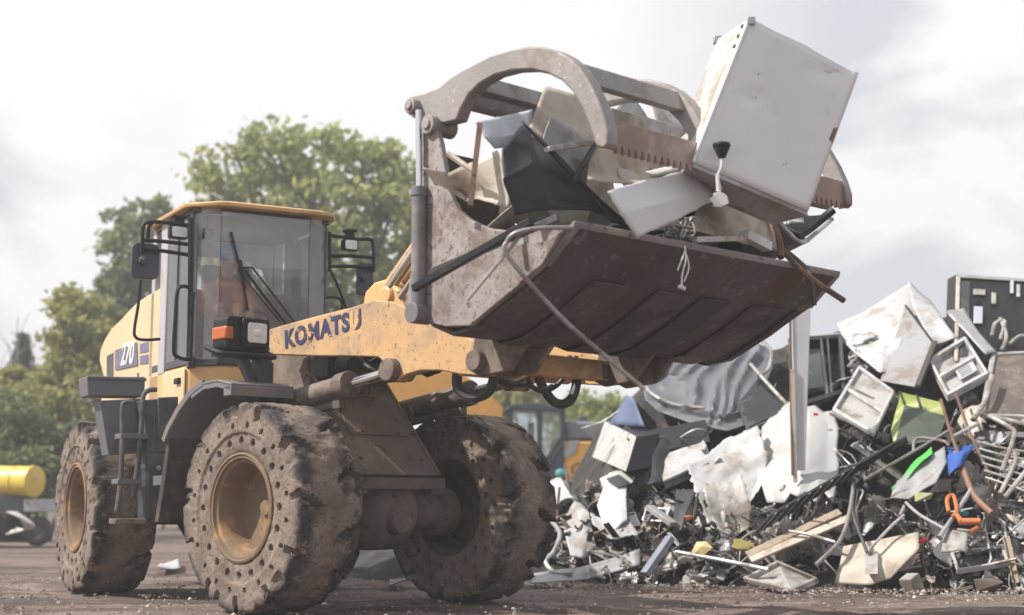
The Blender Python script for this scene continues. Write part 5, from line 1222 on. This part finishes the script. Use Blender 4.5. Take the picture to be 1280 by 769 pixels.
sheet('foil_sheet', 'light grey foil sheet drooping below the neon green cloth', 'foil', rows(H_(.85, (1122, 604), (1152, 582), (1182, 562)), H_(1.0, (1114, 616), (1152, 602), (1184, 580)), H_(1.0, (1104, 620), (1135, 622), (1170, 604))), m_grey, .05, 222, 8, .006)
sheet('blue_tarp', 'crumpled bright blue tarp hanging right of the foil sheet', 'tarp', rows(H_(.9, (1184, 550), (1200, 552), (1220, 546)), H_(1.05, (1184, 568), (1200, 566), (1214, 564)), H_(1.0, (1186, 596), (1196, 592), (1202, 584))), m_blue, .06, 223, 9, .008, kinks=10)
# long grille strip, boards
a_, b_ = hp(940, 672, .9), hp(1112, 566, 1.0)
o = empty('grille_strip', a_); tag(o, 'long black slatted strip lying diagonally across the middle of the heap', 'strip')
d_ = b_-a_; s_ = V((.28, -.2, .35)).normalized()*.17; k = MB(); k.hexa([V(), s_*1.7, s_*1.7+V((0, .05, .02)), V((0, .05, .02))], [d_, d_+s_, d_+s_+V((0, .05, .02)), d_+V((0, .05, .02))]); k.build('strip', m_black, o, bevel=.006)
k = MB()
for i in range(8):
    t = .04+.085*i; k.tube([d_*t+V((0, -.008, 0)), d_*t+s_*(1.7-.7*t)+V((0, -.008, 0))], .006, 5)
k.build('rib', m_galv, o)
for i, (p, q, m_, lb) in enumerate((((934, 694), (1050, 640), m_wood, 'upper pale board lying below the black slatted strip'), ((938, 700), (1066, 646), m_cream, 'lower pale board lying below the black slatted strip'))):
    bar('board', lb, 'board', hp(*p, .8), hp(*q, .9), .09, .025, m_, (0, -.5, .8))
bar('dark_beam', 'long dark beam reaching up from the slatted strip to the green crate', 'beam', hp(1010, 624, .95), hp(1132, 548, .9), .05, .05, m_dark)
T = m_tubegrey
for P, r, m_, lb in ((((1020, 706), (1050, 676), (1062, 640), (1068, 598)), .026, T, 'bent steel chair leg curving up beside the pale boards'),
    (((1068, 600), (1066, 640), (1084, 690)), .022, m_dark, 'black chair leg leaning against the curved steel one'),
    (((986, 664), (1010, 668), (1044, 678)), .02, m_galv, 'pale tube lying just below the two boards'),
    (((1084, 690), (1112, 660), (1130, 644)), .018, m_galv, 'pale tube sloping up right of the black chair leg'),
    (((1132, 628), (1150, 644), (1182, 662)), .02, m_galv, 'thin tube crossing below the foil sheet'),
    (((1174, 672), (1196, 640), (1214, 612)), .028, m_grey, 'thick grey tube leaning below the orange gripper'),
    (((1142, 566), (1146, 548), (1180, 552), (1186, 558)), .02, T, 'bent tube handle in front of the green crate'),
    (((1080, 600), (1150, 560), (1190, 536)), .02, T, 'long steel tube running up behind the foil sheet'),
    (((1192, 546), (1222, 530)), .026, m_galv, 'pale tube stub above the blue tarp'),
    (((1176, 500), (1190, 545), (1210, 600), (1222, 625)), .022, m_rust, 'long rusty rod leaning past the blue tarp'),
    (((1195, 492), (1212, 540), (1238, 595)), .02, m_rust, 'second rusty rod right of the blue tarp'),
    (((1194, 566), (1206, 592), (1218, 620), (1240, 642)), .036, mat('red_brown_pipe', (.25, .13, .09), .6), 'thick red-brown pipe slanting below the blue tarp'),
    (((1240, 470), (1232, 500), (1216, 525)), .034, m_white2, 'white pipe bent down left of the brown radiator'),
    (((1236, 520), (1290, 532)), .03, m_white2, 'white pipe lying under the brown radiator'),
    (((845, 690), (900, 700), (960, 712)), .026, m_galv, 'pale pipe lying along the foot left of the white tray')):
    pipe('steel_tube', lb, 'tube', H_(1.05, *P), r*.78, m_, 8, 4)
# wire rack at the right
o = empty('wire_rack', hp(1250, 590, 1.0)); tag(o, 'white wire rack with parallel bars crushed at the right of the heap', 'wire rack')
k = MB()
for i in range(6): k.tube(smoothpath([p-o.location for p in H_(1.1, (1222+i*2, 552+i*9), (1262, 562+i*9), (1300, 566+i*11))], 3), .012, 6)
k.build('bars', m_galv, o)
k = MB()
for P in (((1236, 520), (1262, 534), (1268, 545), (1252, 590)), ((1262, 560), (1270, 575), (1250, 618)), ((1290, 580), (1256, 622))): k.tube(smoothpath([p-o.location for p in H_(1.15, *P)], 3), .022, 7)
k.build('side_frame', m_white2, o)
# orange gripper, coloured odds and ends
o = empty('orange_gripper', hp(1200, 640, 1.15)); tag(o, 'orange plastic gripper tool lying below the blue tarp', 'tool')
k = MB(); P = lambda *pp: [p-o.location for p in H_(1.15, *pp)]
k.tube(smoothpath(P((1186, 640), (1184, 624), (1192, 620), (1196, 640), (1190, 646)), 5), .02, 7); k.build('claw', m_orange, o)
k = MB(); k.tube(P((1198, 652), (1226, 652)), .032, 10); k.tube(P((1196, 644), (1202, 652)), .024, 8); k.build('grip', m_orange, o)
k = MB(); k.tube(P((1222, 660), (1214, 664)), .02, 8); k.build('trigger', m_orange, o)
def odd(name, label, cat, px, py, s_, m_, off=1.0, seed=1):
    me = proto_chunk(seed, s_, m_); me.name = name; ob = bpy.data.objects.new(name, me); COL.objects.link(ob); ob.location = hp(px, py, off); return tag(ob, label, cat)
odd('teal_cap', 'teal plastic piece beside the orange gripper', 'plastic piece', 1206, 642, .06, m_teal, 1.05, 3)
odd('red_scrap', 'red plastic scrap in front of the cream crumpled panel', 'plastic piece', 1152, 676, .06, m_red, 1.1, 4)
odd('red_chip', 'tiny red cap on the white drawer frame', 'plastic piece', 1020, 518, .03, m_red, 1.0, 5)
odd('orange_scrap', 'orange shred between white sheets left of mid heap', 'plastic piece', 861, 648, .06, m_orange, .9, 6)
odd('foam_lump', 'yellowed foam lump at the foot left of the pale pipe', 'foam', 880, 686, .12, m_foam, .9, 7)
odd('foam_lump', 'yellow-green foam lump behind the foot boards', 'foam', 928, 682, .11, mat('mustard_foam', (.4, .34, .12), .9), .8, 8)
odd('mud_lump', 'round brown mud lump near the right foot of the heap', 'lump', 1232, 728, .15, m_mudframe, .6, 9)
odd('lime_scrap', 'lime scrap under the foil sheet', 'plastic piece', 1152, 622, .09, m_lime, 1.0, 10)
odd('white_bottle', 'white plastic bottle lying at the foot beside the tray', 'bottle', 876, 723, .09, m_white, .4, 12)
sheet('dirty_sheet', 'large dirty cream panel lying crumpled at the right foot', 'metal sheet', rows(H_(.75, (1054, 682), (1095, 674), (1148, 664)), H_(.8, (1048, 706), (1095, 704), (1150, 690)), H_(.6, (1042, 727), (1090, 730), (1112, 726))), m_cream, .05, 231, 9, .012)
o = hexbox('cream_box', 'small cream socket box on the crumpled cream panel', 'box', H_(.95, (1082, 718), (1098, 718), (1098, 692), (1082, 692)), V((.02, .1, .02)), m_white2, .006)
sheet('white_jug', 'white moulded tub half buried above the right foot', 'tub', rows(H_(.9, (1180, 668), (1210, 664)), H_(1.0, (1176, 690), (1208, 688))), m_white2, .05, 232, 8, .01)
# left foot of the heap, beside the loader's wheel
sheet('moulded_sheet', 'white moulded door trim standing bent beside the loader wheel', 'door trim', rows(H_(.5, (686, 604), (698, 600), (706, 612)), H_(.6, (700, 640), (722, 636), (736, 640)), H_(.65, (706, 668), (730, 672), (742, 676)), H_(.55, (714, 698), (728, 698), (738, 690))), m_white, .06, 241, 8, .012, kinks=7)
sheet('curved_sheet', 'pale grey curved panel leaning right of the white door trim', 'metal panel', rows(H_(.55, (758, 602), (772, 596), (784, 592)), H_(.7, (746, 630), (766, 626), (783, 622)), H_(.7, (758, 668), (772, 660), (784, 650))), mat('pale_grey_enamel', (.5, .52, .57), .35, dirt=(.4, .38, .36), amt=.2), .04, 242, 9, .01)
sheet('torn_sheet', 'torn white shell with ragged lower edge under the grey curved panel', 'metal sheet', rows(H_(.6, (738, 640), (760, 650), (790, 654)), H_(.7, (742, 660), (764, 676), (798, 668))), m_white, .07, 243, 9, .008, ragged=.02)
sheet('flat_slab', 'long dark flat door lying at the left foot of the heap', 'door', rows(H_(.5, (668, 722), (730, 708), (800, 686)), H_(.35, (664, 732), (735, 724), (800, 706))), m_grey, .03, 244, 8, .012)
pipe('rubber_loop', 'grey rubber seal looped at the left foot beside the wheel', 'seal', H_(.75, (690, 652), (700, 668), (692, 690), (682, 702), (694, 716), (716, 716)), .024, m_grey, 8, 6)
bar('square_tube', 'steel blue square leg leaning at the left foot of the heap', 'leg', hp(806, 718, .75), hp(838, 672, .95), .085, .06, mat('steel_blue', (.22, .24, .3), .4, dirt=(.3, .28, .27), amt=.2))
bar('square_tube', 'grey folded leg lying across the steel blue leg', 'leg', hp(812, 634, .9), hp(842, 656, .95), .09, .05, m_grey)
sheet('dark_slab', 'dark upright plate left of the white fanned sheet', 'metal plate', rows(H_(.7, (845, 612), (872, 614)), H_(.8, (842, 640), (860, 640)), H_(.8, (842, 664), (852, 664))), m_dark, .01, 246, 6, .02)
o = hexbox('small_frame_box', 'small white slotted box below the white fronted one', 'box', H_(.75, (772, 610), (790, 604), (774, 592), (756, 598)), V((.05, .12, .06)), m_white, .006, m_dark)
odd('olive_lump', 'olive-yellow canister between white trim and excavator', 'canister', 710, 628, .10, mat('olive_yellow', (.35, .30, .05), .6), .4, 15)
# scrap beyond the axle
for (q, m_, lb) in (([(448, 690), (500, 684), (498, 672), (455, 674)], m_white2, 'pale sheet lying on the ground behind the front axle'), ([(432, 714), (482, 712), (486, 700), (440, 700)], m_lilac, 'blue-grey sheet lying on the ground between the front wheels'), ([(196, 712), (226, 710), (222, 702), (200, 704)], m_white, 'white scrap of paper lying between the right wheels'), ([(486, 730), (508, 730), (502, 722), (488, 723)], m_dark, 'dark offcut lying left of the far front wheel')):
    pts = []
    for a, b in q:
        d = ray(a, b); t = (.05-EYE.z)/d.z; pts.append(EYE+d*t)
    sheet('ground_sheet', lb, 'metal sheet', rows([pts[0], pts[1]], [pts[3], pts[2]]), m_, .04, rnd.randint(1, 999), 7)
# ------------------------------------------------------------------ trees and shrubs
def leafmat(name, c0, c1, c2):
    m, nt, b, out = newmat(name); nt.nodes.remove(b)
    gi = N(nt, 'ShaderNodeNewGeometry'); cr = N(nt, 'ShaderNodeValToRGB')
    e = cr.color_ramp.elements; e[0].color = (*c0, 1); e[0].position = .0; e[1].color = (*c2, 1); e[1].position = 1.
    k = e.new(.5); k.color = (*c1, 1)
    nt.links.new(gi.outputs['Random Per Island'], cr.inputs[0])
    df = N(nt, 'ShaderNodeBsdfDiffuse'); tl = N(nt, 'ShaderNodeBsdfTranslucent'); mx = N(nt, 'ShaderNodeMixShader'); mx.inputs[0].default_value = .58
    nt.links.new(cr.outputs[0], df.inputs[0]); nt.links.new(cr.outputs[0], tl.inputs[0])
    nt.links.new(df.outputs[0], mx.inputs[1]); nt.links.new(tl.outputs[0], mx.inputs[2]); nt.links.new(mx.outputs[0], out.inputs['Surface']); return m
m_leaf = leafmat('broad_leaf', (.20, .25, .09), (.34, .37, .14), (.50, .50, .20))
m_leaf2 = leafmat('yellowing_leaf', (.22, .24, .08), (.34, .34, .11), (.45, .42, .16))
m_leaf3 = leafmat('dark_leaf', (.12, .165, .08), (.20, .245, .11), (.30, .34, .15))
m_needle = leafmat('dark_needle', (.025, .045, .025), (.04, .06, .035), (.06, .085, .045))
m_bark = mat('grey_brown_bark', (.12, .10, .08), .9, dirt=(.06, .05, .04), amt=.4, scale=8, bump=.4)
m_twig = mat('pale_bare_twig', (.3, .27, .25), .9)
nprs = np.random.default_rng(11)
def leaves(name, blobs, n, size, m, parent, gap=.0, shell=.55):
    """leaf-sized folded faces spread through lumpy clumps; each blob is (centre, radii)"""
    P = []; vol = np.array([r[0]*r[1]*r[2] for c, r in blobs])**.7; vol = vol/vol.sum()
    for (c, r), w_ in zip(blobs, vol):
        cl = max(6, int(n*w_/26)); d = nprs.normal(size=(cl, 3)); d /= np.linalg.norm(d, axis=1)[:, None]
        rad = nprs.uniform(shell, 1.08, (cl, 1))**.8
        cc = np.array(c)+d*rad*np.array(r)
        for q in cc:
            k = nprs.integers(12, 44); s_ = nprs.uniform(.05, .13)*np.mean(r)+size*.8
            P.append(q+nprs.normal(size=(k, 3))*np.array([s_, s_, s_*.7]))
    P = np.concatenate(P); K = len(P)
    a = nprs.normal(size=(K, 3)); a /= np.linalg.norm(a, axis=1)[:, None]
    b = np.cross(a, nprs.normal(size=(K, 3))); b /= np.linalg.norm(b, axis=1)[:, None]
    s_ = size*nprs.uniform(.6, 1.35, (K, 1))
    vs = np.stack([P-a*s_, P+b*s_*.55+np.cross(a, b)*s_*.15, P+a*s_, P-b*s_*.55+np.cross(a, b)*s_*.15], 1).reshape(-1, 3)
    me = bpy.data.meshes.new(name); me.vertices.add(4*K); me.vertices.foreach_set('co', vs.ravel())
    me.loops.add(4*K); me.loops.foreach_set('vertex_index', np.arange(4*K)); me.polygons.add(K); me.polygons.foreach_set('loop_start', np.arange(0, 4*K, 4)); me.polygons.foreach_set('loop_total', np.full(K, 4))
    me.materials.append(m); me.update(); me.validate()
    o = bpy.data.objects.new(name, me); COL.objects.link(o); o.parent = parent; return o
def tree(name, label, cat, Y, pxb, blobs_px, n, size, m, group=None, trunk=.2, limbs=True, lean=0):
    base = at(pxb, 631, Y); base.z = 0
    root = empty(name, base); tag(root, label, cat, group)
    B = []
    for (px, py, rx, ry) in blobs_px:
        c = at(px, py, Y+rnd.uniform(-.8, .8))-base; sx_ = rx/FPX*Y; sz = ry/FPX*Y; B.append((tuple(c), (sx_, (sx_+sz)/2*.9, sz)))
    leaves('crown', B, n, size, m, root)
    k = MB(); top = max(c[2] for c, r in B); mid = V((lean, 0, top*.45))
    k.tube(smoothpath([V((0, 0, -.1)), V((lean*.4, 0, top*.2)), mid, V((lean*1.2, 0, top*.75))], 4), [trunk*(1.15-.9*i/12) for i in range(13)], 8)
    if limbs:
        for c, r in B:
            c = V(c); s0 = V((lean*.8, 0, max(.3, min(top*.7, c.z*.6)))); k.tube(smoothpath([s0, s0.lerp(c, .5)+V((0, 0, -.06*top)), c, c+V((rnd.uniform(-.4, .4)*r[0], 0, r[2]*.7))], 3), [trunk*.42*(1-.85*i/9) for i in range(10)], 6)
    k.build('trunk', m_bark, root); return root
tree('broadleaf_tree', 'tallest pale green broadleaf tree rising behind the loader cab', 'tree', 38, 380,
     [(300, 205, 62, 42), (350, 192, 52, 36), (405, 205, 55, 40), (455, 205, 52, 40), (495, 230, 45, 50), (265, 250, 36, 38), (330, 260, 70, 50), (410, 270, 70, 55), (480, 295, 55, 60), (270, 310, 45, 45), (340, 330, 70, 50), (430, 345, 75, 55), (510, 350, 40, 60), (380, 400, 90, 50), (480, 410, 60, 50)], 10500, .14, m_leaf, trunk=.26)
tree('broadleaf_tree', 'slim dark green tree standing left of the loader mirror', 'tree', 42, 180,
     [(150, 285, 24, 30), (190, 270, 28, 26), (165, 325, 36, 34), (205, 320, 30, 40), (150, 370, 34, 34), (190, 385, 42, 42), (165, 430, 42, 36), (125, 405, 24, 30)], 4300, .14, m_leaf3, trunk=.2)
tree('broadleaf_tree', 'low yellow-green tree left of the engine hood', 'tree', 36, 95,
     [(92, 385, 30, 24), (112, 420, 30, 32), (75, 410, 20, 24), (90, 455, 36, 34), (125, 470, 30, 34), (70, 480, 24, 26)], 3600, .12, m_leaf2, trunk=.12)
tree('broadleaf_tree', 'small round tree seen under the bucket beyond the hoses', 'tree', 46, 655,
     [(640, 490, 24, 16), (620, 505, 22, 16), (665, 500, 20, 14)], 2200, .12, m_leaf2, trunk=.14)
# conifer
base = at(28, 631, 44); base.z = 0; con = empty('conifer_tree', base); tag(con, 'dark narrow conifer at the far left edge', 'tree')
B = []
for i in range(12):
    py = 422+i*8.5; w_ = 2.5+i*1.9
    for s in (-1, 0, 1): B.append((tuple(at(28+s*w_*.8, py+abs(s)*3, 44+rnd.uniform(-.3, .3))-base), (w_*.62/FPX*44, w_*.6/FPX*44, 6/FPX*44)))
leaves('crown', B, 4200, .07, m_needle, con, shell=.2)
k = MB(); k.tube([V((0, 0, -.1)), V((0, 0, 5.8))], [.16, .03], 7); k.build('trunk', m_bark, con)
# a bare sapling in front of the conifer
base = at(12, 631, 38); base.z = 0; bs = empty('bare_sapling', base); tag(bs, 'pale leafless sapling beside the dark conifer', 'tree'); k = MB()
for i in range(16):
    x0 = rnd.uniform(-.1, .1); z0 = rnd.uniform(1.5, 4); k.tube(smoothpath([V((x0, 0, z0)), V((rnd.uniform(-.5, .5), rnd.uniform(-.3, .3), z0+rnd.uniform(.5, 1.2))), V((rnd.uniform(-.9, .9), rnd.uniform(-.5, .5), z0+rnd.uniform(1.2, 2.1)))], 4), [.016, .014, .012, .01, .009, .008, .007, .006, .005], 5)
k.tube([V((0, 0, -.1)), V((.05, 0, 3)), V((0, 0, 5.6))], [.06, .04, .01], 6); k.build('trunk', m_twig, bs)
def shrub(label, Y, blobs_px, n, size, m, pxb, group=None):
    base = at(pxb, 631, Y); base.z = 0; root = empty('shrub', base); tag(root, label, 'shrub', group)
    B = [(tuple(at(px, py, Y+rnd.uniform(-.5, .5))-base), (rx/FPX*Y, rx/FPX*Y*.9, ry/FPX*Y)) for px, py, rx, ry in blobs_px]
    leaves('foliage', B, n, size, m, root, shell=.3)
    k = MB()
    for c, r in B: c = V(c); k.tube(smoothpath([V((c.x*.4, 0, -.05)), V((c.x*.7, c.y*.5, c.z*.5)), c], 3), [.05, .045, .04, .035, .03, .02, .012], 5)
    k.build('stem', m_bark, root)
shrub('dense dark green shrub behind the yellow tank', 31, [(15, 545, 40, 36), (55, 560, 36, 34), (95, 565, 30, 36), (30, 590, 50, 34), (85, 605, 45, 30), (20, 515, 30, 24)], 9000, .085, m_leaf3, 45)
shrub('yellow-green shrub above the dark shrub at far left', 35, [(20, 500, 34, 22), (60, 505, 30, 20), (90, 530, 30, 20), (10, 480, 24, 18)], 5000, .085, m_leaf2, 50)
shrub('green shrub behind the excavator engine cover', 42, [(725, 510, 26, 20), (755, 512, 26, 22), (785, 520, 22, 20), (740, 540, 50, 30), (700, 520, 20, 14)], 6000, .085, m_leaf, 742)
shrub('low shrub growing behind the loader between its wheels', 46, [(150, 600, 60, 24), (215, 605, 50, 24), (260, 600, 50, 28)], 4000, .1, m_leaf3, 200)
shrub('wide low shrub far behind the front axle', 48, [(440, 600, 60, 30), (520, 590, 60, 32), (590, 585, 50, 35), (650, 590, 50, 36)], 6000, .1, m_leaf3, 540)
# ------------------------------------------------------------------ small white shed beyond the shrubs
p0 = at(96, 631, 33); sh = empty('shed', (p0.x, p0.y, 0)); tag(sh, 'low pale shed with flat dark roof behind the rear tyre', 'shed')
k = MB(); k.box((0, .9, .98), (1.25, 1.8, 1.96)); k.build('wall', mat('pale_render', (.62, .6, .57), .8, dirt=(.4, .37, .33), amt=.3), sh)
k = MB(); k.box((0, .9, 2.01), (1.5, 2.1, .10)); k.build('roof', m_plastic, sh, bevel=.01)
k = MB(); k.box((-.05, -.01, 1.0), (.6, .03, 1.6)); k.build('door', m_grey, sh, bevel=.01)
# ------------------------------------------------------------------ yellow tank trailer at the left edge
Y0 = 26.5; s = Y0/FPX; p0 = at(10, 631, Y0); tr = empty('tank_trailer', (p0.x, p0.y, 0)); tag(tr, 'dark wheeled trailer carrying a yellow cylindrical tank at the left edge', 'trailer')
m_tank = mat('lemon_yellow_paint', (.72, .53, .08), .4, dirt=(.5, .38, .12), amt=.15, scale=1.5, var=.05)
def lp(px, py, dy=0): q = at(px, py, Y0+dy); return q-tr.location
k = MB(); a_, b_ = lp(-90, 600, .9), lp(41, 602, 0); r_ = .27
k.tube([a_, a_.lerp(b_, .86), b_], [r_, r_, r_], 28); tk = k.build('tank', m_tank, tr)
d_ = (b_-a_).normalized(); k = MB(); k.tube([b_-d_*.01, b_+d_*.05, b_+d_*.075], [r_+.012, r_+.012, r_*.7], 28); k.tube([a_.lerp(b_, .86), a_.lerp(b_, .87)], r_+.014, 28); k.build('end_cap', m_tank, tk)
k = MB(); k.box(b_+d_*.08+V((.03, -.05, .05)), (.06, .02, .05)); k.build('valve', m_galv, tk)
k = MB(); k.hexa([lp(-90, 650, .0), lp(44, 642, 0), lp(44, 642, 1), lp(-90, 650, 1)], [lp(-90, 622, 0), lp(44, 618, 0), lp(44, 618, 1), lp(-90, 622, 1)]); k.build('chassis', mat('slate_chassis', (.045, .05, .065), .5, dirt=(.12, .12, .12), amt=.2), tr, bevel=.02)
k = MB(); k.hexa([lp(-90, 678, .2), lp(36, 678, .2), lp(36, 678, .9), lp(-90, 678, .9)], [lp(-90, 645, .2), lp(36, 645, .2), lp(36, 645, .9), lp(-90, 645, .9)]); k.build('undercarriage', m_black, tr, bevel=.02)
k = MB(); k.hexa([lp(30, 640, -.1), lp(72, 640, -.1), lp(72, 640, .8), lp(30, 640, .8)], [lp(30, 624, -.1), lp(72, 624, -.1), lp(72, 624, .8), lp(30, 624, .8)]); k.build('side_panel', m_grey, tr, bevel=.015)
for px, py in ((47, 664), (-40, 664)):
    c = lp(px, py, .1); wh = empty('wheel', c, parent=tr)
    k = MB(); k.lathe([(.10, -.06), (.12, -.09), (.2, -.10), (.245, -.08), (.26, -.04), (.26, .04), (.245, .08), (.2, .1), (.1, .06)], 26); k.build('tyre', m_hose, wh)
    k = MB(); k.lathe([(.10, -.06), (.09, -.04), (.05, -.05), (.001, -.06)], 18); k.build('rim', m_plastic, wh)
k = MB()
for i in range(5): k.tube(smoothpath([lp(8+i*3, 640, -.1), lp(26+i*4, 648+i*2, -.25), lp(30+i, 662, -.2), lp(20-i*3, 660+i*2, -.15)], 5), .02, 6)
k.build('hoses', m_galv, tr)
k = MB(); k.box(lp(-2, 655, .1), (.5, .5, .35)); k.cyl(lp(8, 648, -.2), lp(8, 648, .1), .05); k.cyl(lp(-4, 648, -.2), lp(-4, 648, .1), .05); k.build('coupling', m_black, tr, bevel=.02)
# ------------------------------------------------------------------ excavator beyond the heap
Y0 = 27.0; p0 = at(690, 631, Y0); ex = empty('excavator', (p0.x, p0.y, 0)); tag(ex, 'orange-yellow excavator with dark blue-grey cab parked beyond the heap', 'excavator')
m_exy = mat('orange_yellow_paint', (.68, .34, .07), .45, dirt=(.45, .3, .15), amt=.2, scale=1.5)
m_exg = mat('slate_blue_cab', (.035, .045, .065), .4, dirt=(.09, .1, .12), amt=.2)
def ep(px, py, dy=0): return at(px, py, Y0+dy)-ex.location
def slabx(mb, pts, d0, d1, mi=0):
    mb.add([ep(a, b, d0) for a, b in pts]+[ep(a, b, d0)+V((0, d1-d0, 0)) for a, b in pts], [tuple(range(len(pts))), tuple(range(2*len(pts)-1, len(pts)-1, -1))]+[(i, i+len(pts), (i+1) % len(pts)+len(pts), (i+1) % len(pts)) for i in range(len(pts))], mi)
k = MB(); slabx(k, [(628, 515), (640, 505), (672, 504), (706, 510), (707, 514), (640, 512)], -.05, 1.05); slabx(k, [(632, 512), (641, 510), (643, 602), (630, 602)], -.02, .04); slabx(k, [(671, 511), (678, 511), (678, 604), (671, 604)], -.02, .04); slabx(k, [(701, 512), (707, 512), (706, 548), (684, 582), (678, 578), (700, 545)], -.02, .04); slabx(k, [(632, 588), (706, 588), (706, 606), (632, 606)], -.02, 1)
for (a, b) in ((634, 640), (700, 706)): slabx(k, [(a, 512), (b, 512), (b, 600), (a, 600)], .96, 1.02)
slabx(k, [(640, 555), (672, 555), (672, 590), (640, 590)], -.01, .02); slabx(k, [(684, 582), (706, 548), (706, 600), (680, 600)], -.01, .03)
excab = k.build('cab', m_exg, ex, bevel=.015)
k = MB(); slabx(k, [(641, 513), (671, 513), (671, 556), (641, 556)], .0, .006); slabx(k, [(678, 513), (701, 513), (700, 545), (678, 577)], .0, .006); k.build('window', m_sideglass, excab)
k = MB(); slabx(k, [(641, 513), (700, 513), (700, 585), (641, 585)], .98, .985); k.build('rear_window', m_sideglass, excab)
k = MB(); slabx(k, [(655, 556), (668, 552), (668, 592), (650, 592)], .3, .75); slabx(k, [(660, 528), (668, 528), (668, 558), (658, 558)], .3, .7); k.build('seat', m_seat, excab, bevel=.03)
k = MB(); slabx(k, [(690, 552), (800, 552), (800, 632), (680, 632), (680, 590)], .0, 1.6); body = k.build('engine_cover', m_exy, ex, bevel=.03)
k = MB(); slabx(k, [(706, 526), (800, 530), (800, 550), (708, 549)], .1, 1.5); k.build('top_cover', mat('grey_blue_cover', (.2, .215, .25), .5), body, bevel=.04)
k = MB(); slabx(k, [(724, 520), (734, 520), (735, 530), (722, 530)], .3, .6); k.build('exhaust', m_plastic, body, bevel=.02)
k = MB(); slabx(k, [(712, 550.5), (724, 550.5), (718, 566), (708, 572), (700, 566), (704, 562), (711, 562)], -.008, .002); slabx(k, [(690, 570), (703, 552), (709, 552), (694, 578), (684, 588), (682, 582)], -.008, .002); k.build('stripe', mat('pale_grey_blue_stripe', (.32, .35, .42), .5), body)
k = MB(); c = ep(701, 592, -.02); k.ell(c, (.10, .05, .09)); k.build('tank_cap', m_teal, body)
lettering('C-3', 'hand_lettering', .30, m_black, body, None, ep(711, 593, -.006), (1, 0, 0), (0, 0, 1), depth=.004, offset=-.004, shear=.2)
k = MB(); slabx(k, [(684, 606), (800, 606), (800, 640), (684, 640)], -.05, 1.7); k.build('deck', mat('maroon_deck', (.14, .055, .05), .6), ex, bevel=.02)
for d0 in (-.5, 1.5):
    k = MB(); P = [(600, 676), (592, 662), (600, 646), (800, 646), (812, 662), (800, 676)]; slabx(k, P, d0, d0+.5); k.build('track', m_mudframe, ex, bevel=.04)
k = MB(); slabx(k, [(640, 628), (760, 628), (760, 650), (640, 650)], .1, 1.3); k.build('undercarriage', m_plastic, ex, bevel=.02)
# its boom, reaching away from the cab towards the left
k = MB(); slabx(k, [(628, 508), (606, 488), (560, 452), (520, 440), (470, 452), (440, 490), (446, 512), (480, 508), (530, 505), (575, 516), (612, 545), (640, 560)], .35, .85); bo = k.build('boom', m_exy, ex, bevel=.03)
k = MB(); k.tube([ep(628, 560, .6), ep(560, 500, .6)], .07, 10); k.build('boom_cylinder', m_plastic, bo)
k = MB(); slabx(k, [(440, 480), (460, 470), (430, 640), (418, 640)], .45, .75); k.build('arm', m_exy, ex, bevel=.02)
k = MB(); slabx(k, [(400, 640), (440, 636), (446, 655), (430, 672), (405, 672)], .2, 1.0); k.build('bucket', m_dark, ex, bevel=.02)
# ------------------------------------------------------------------ distant treeline closing the yard
g_ = []
for i in range(70):
    X = -46+92*i/69; g_.append(((X, 78+rnd.uniform(-3, 3), rnd.uniform(.8, 1.8)), (rnd.uniform(1.6, 2.8), 1.5, rnd.uniform(1.4, 2.4))))
e_ = empty('tmp2'); o = leaves('far_hedge', g_, 22000, .2, m_leaf, None, shell=.2); bpy.data.objects.remove(e_)
tag(o, 'far-off green hedge line closing the yard on the horizon', 'hedge', kind='stuff')

# ------------------------------------------------------------------ the air over the yard
hm = bpy.data.materials.new('haze_air'); hm.use_nodes = True; hn = hm.node_tree; hn.nodes.remove(hn.nodes['Principled BSDF'])
pv = N(hn, 'ShaderNodeVolumePrincipled'); pv.inputs['Color'].default_value = (.96, .95, .97, 1); pv.inputs['Density'].default_value = .0034; pv.inputs['Anisotropy'].default_value = .2
hn.links.new(pv.outputs[0], hn.nodes['Material Output'].inputs['Volume'])
hz = MB().box((0, 95, 6.4), (330, 260, 15.2)).build('haze', hm, smooth=0); tag(hz, kind='stuff')
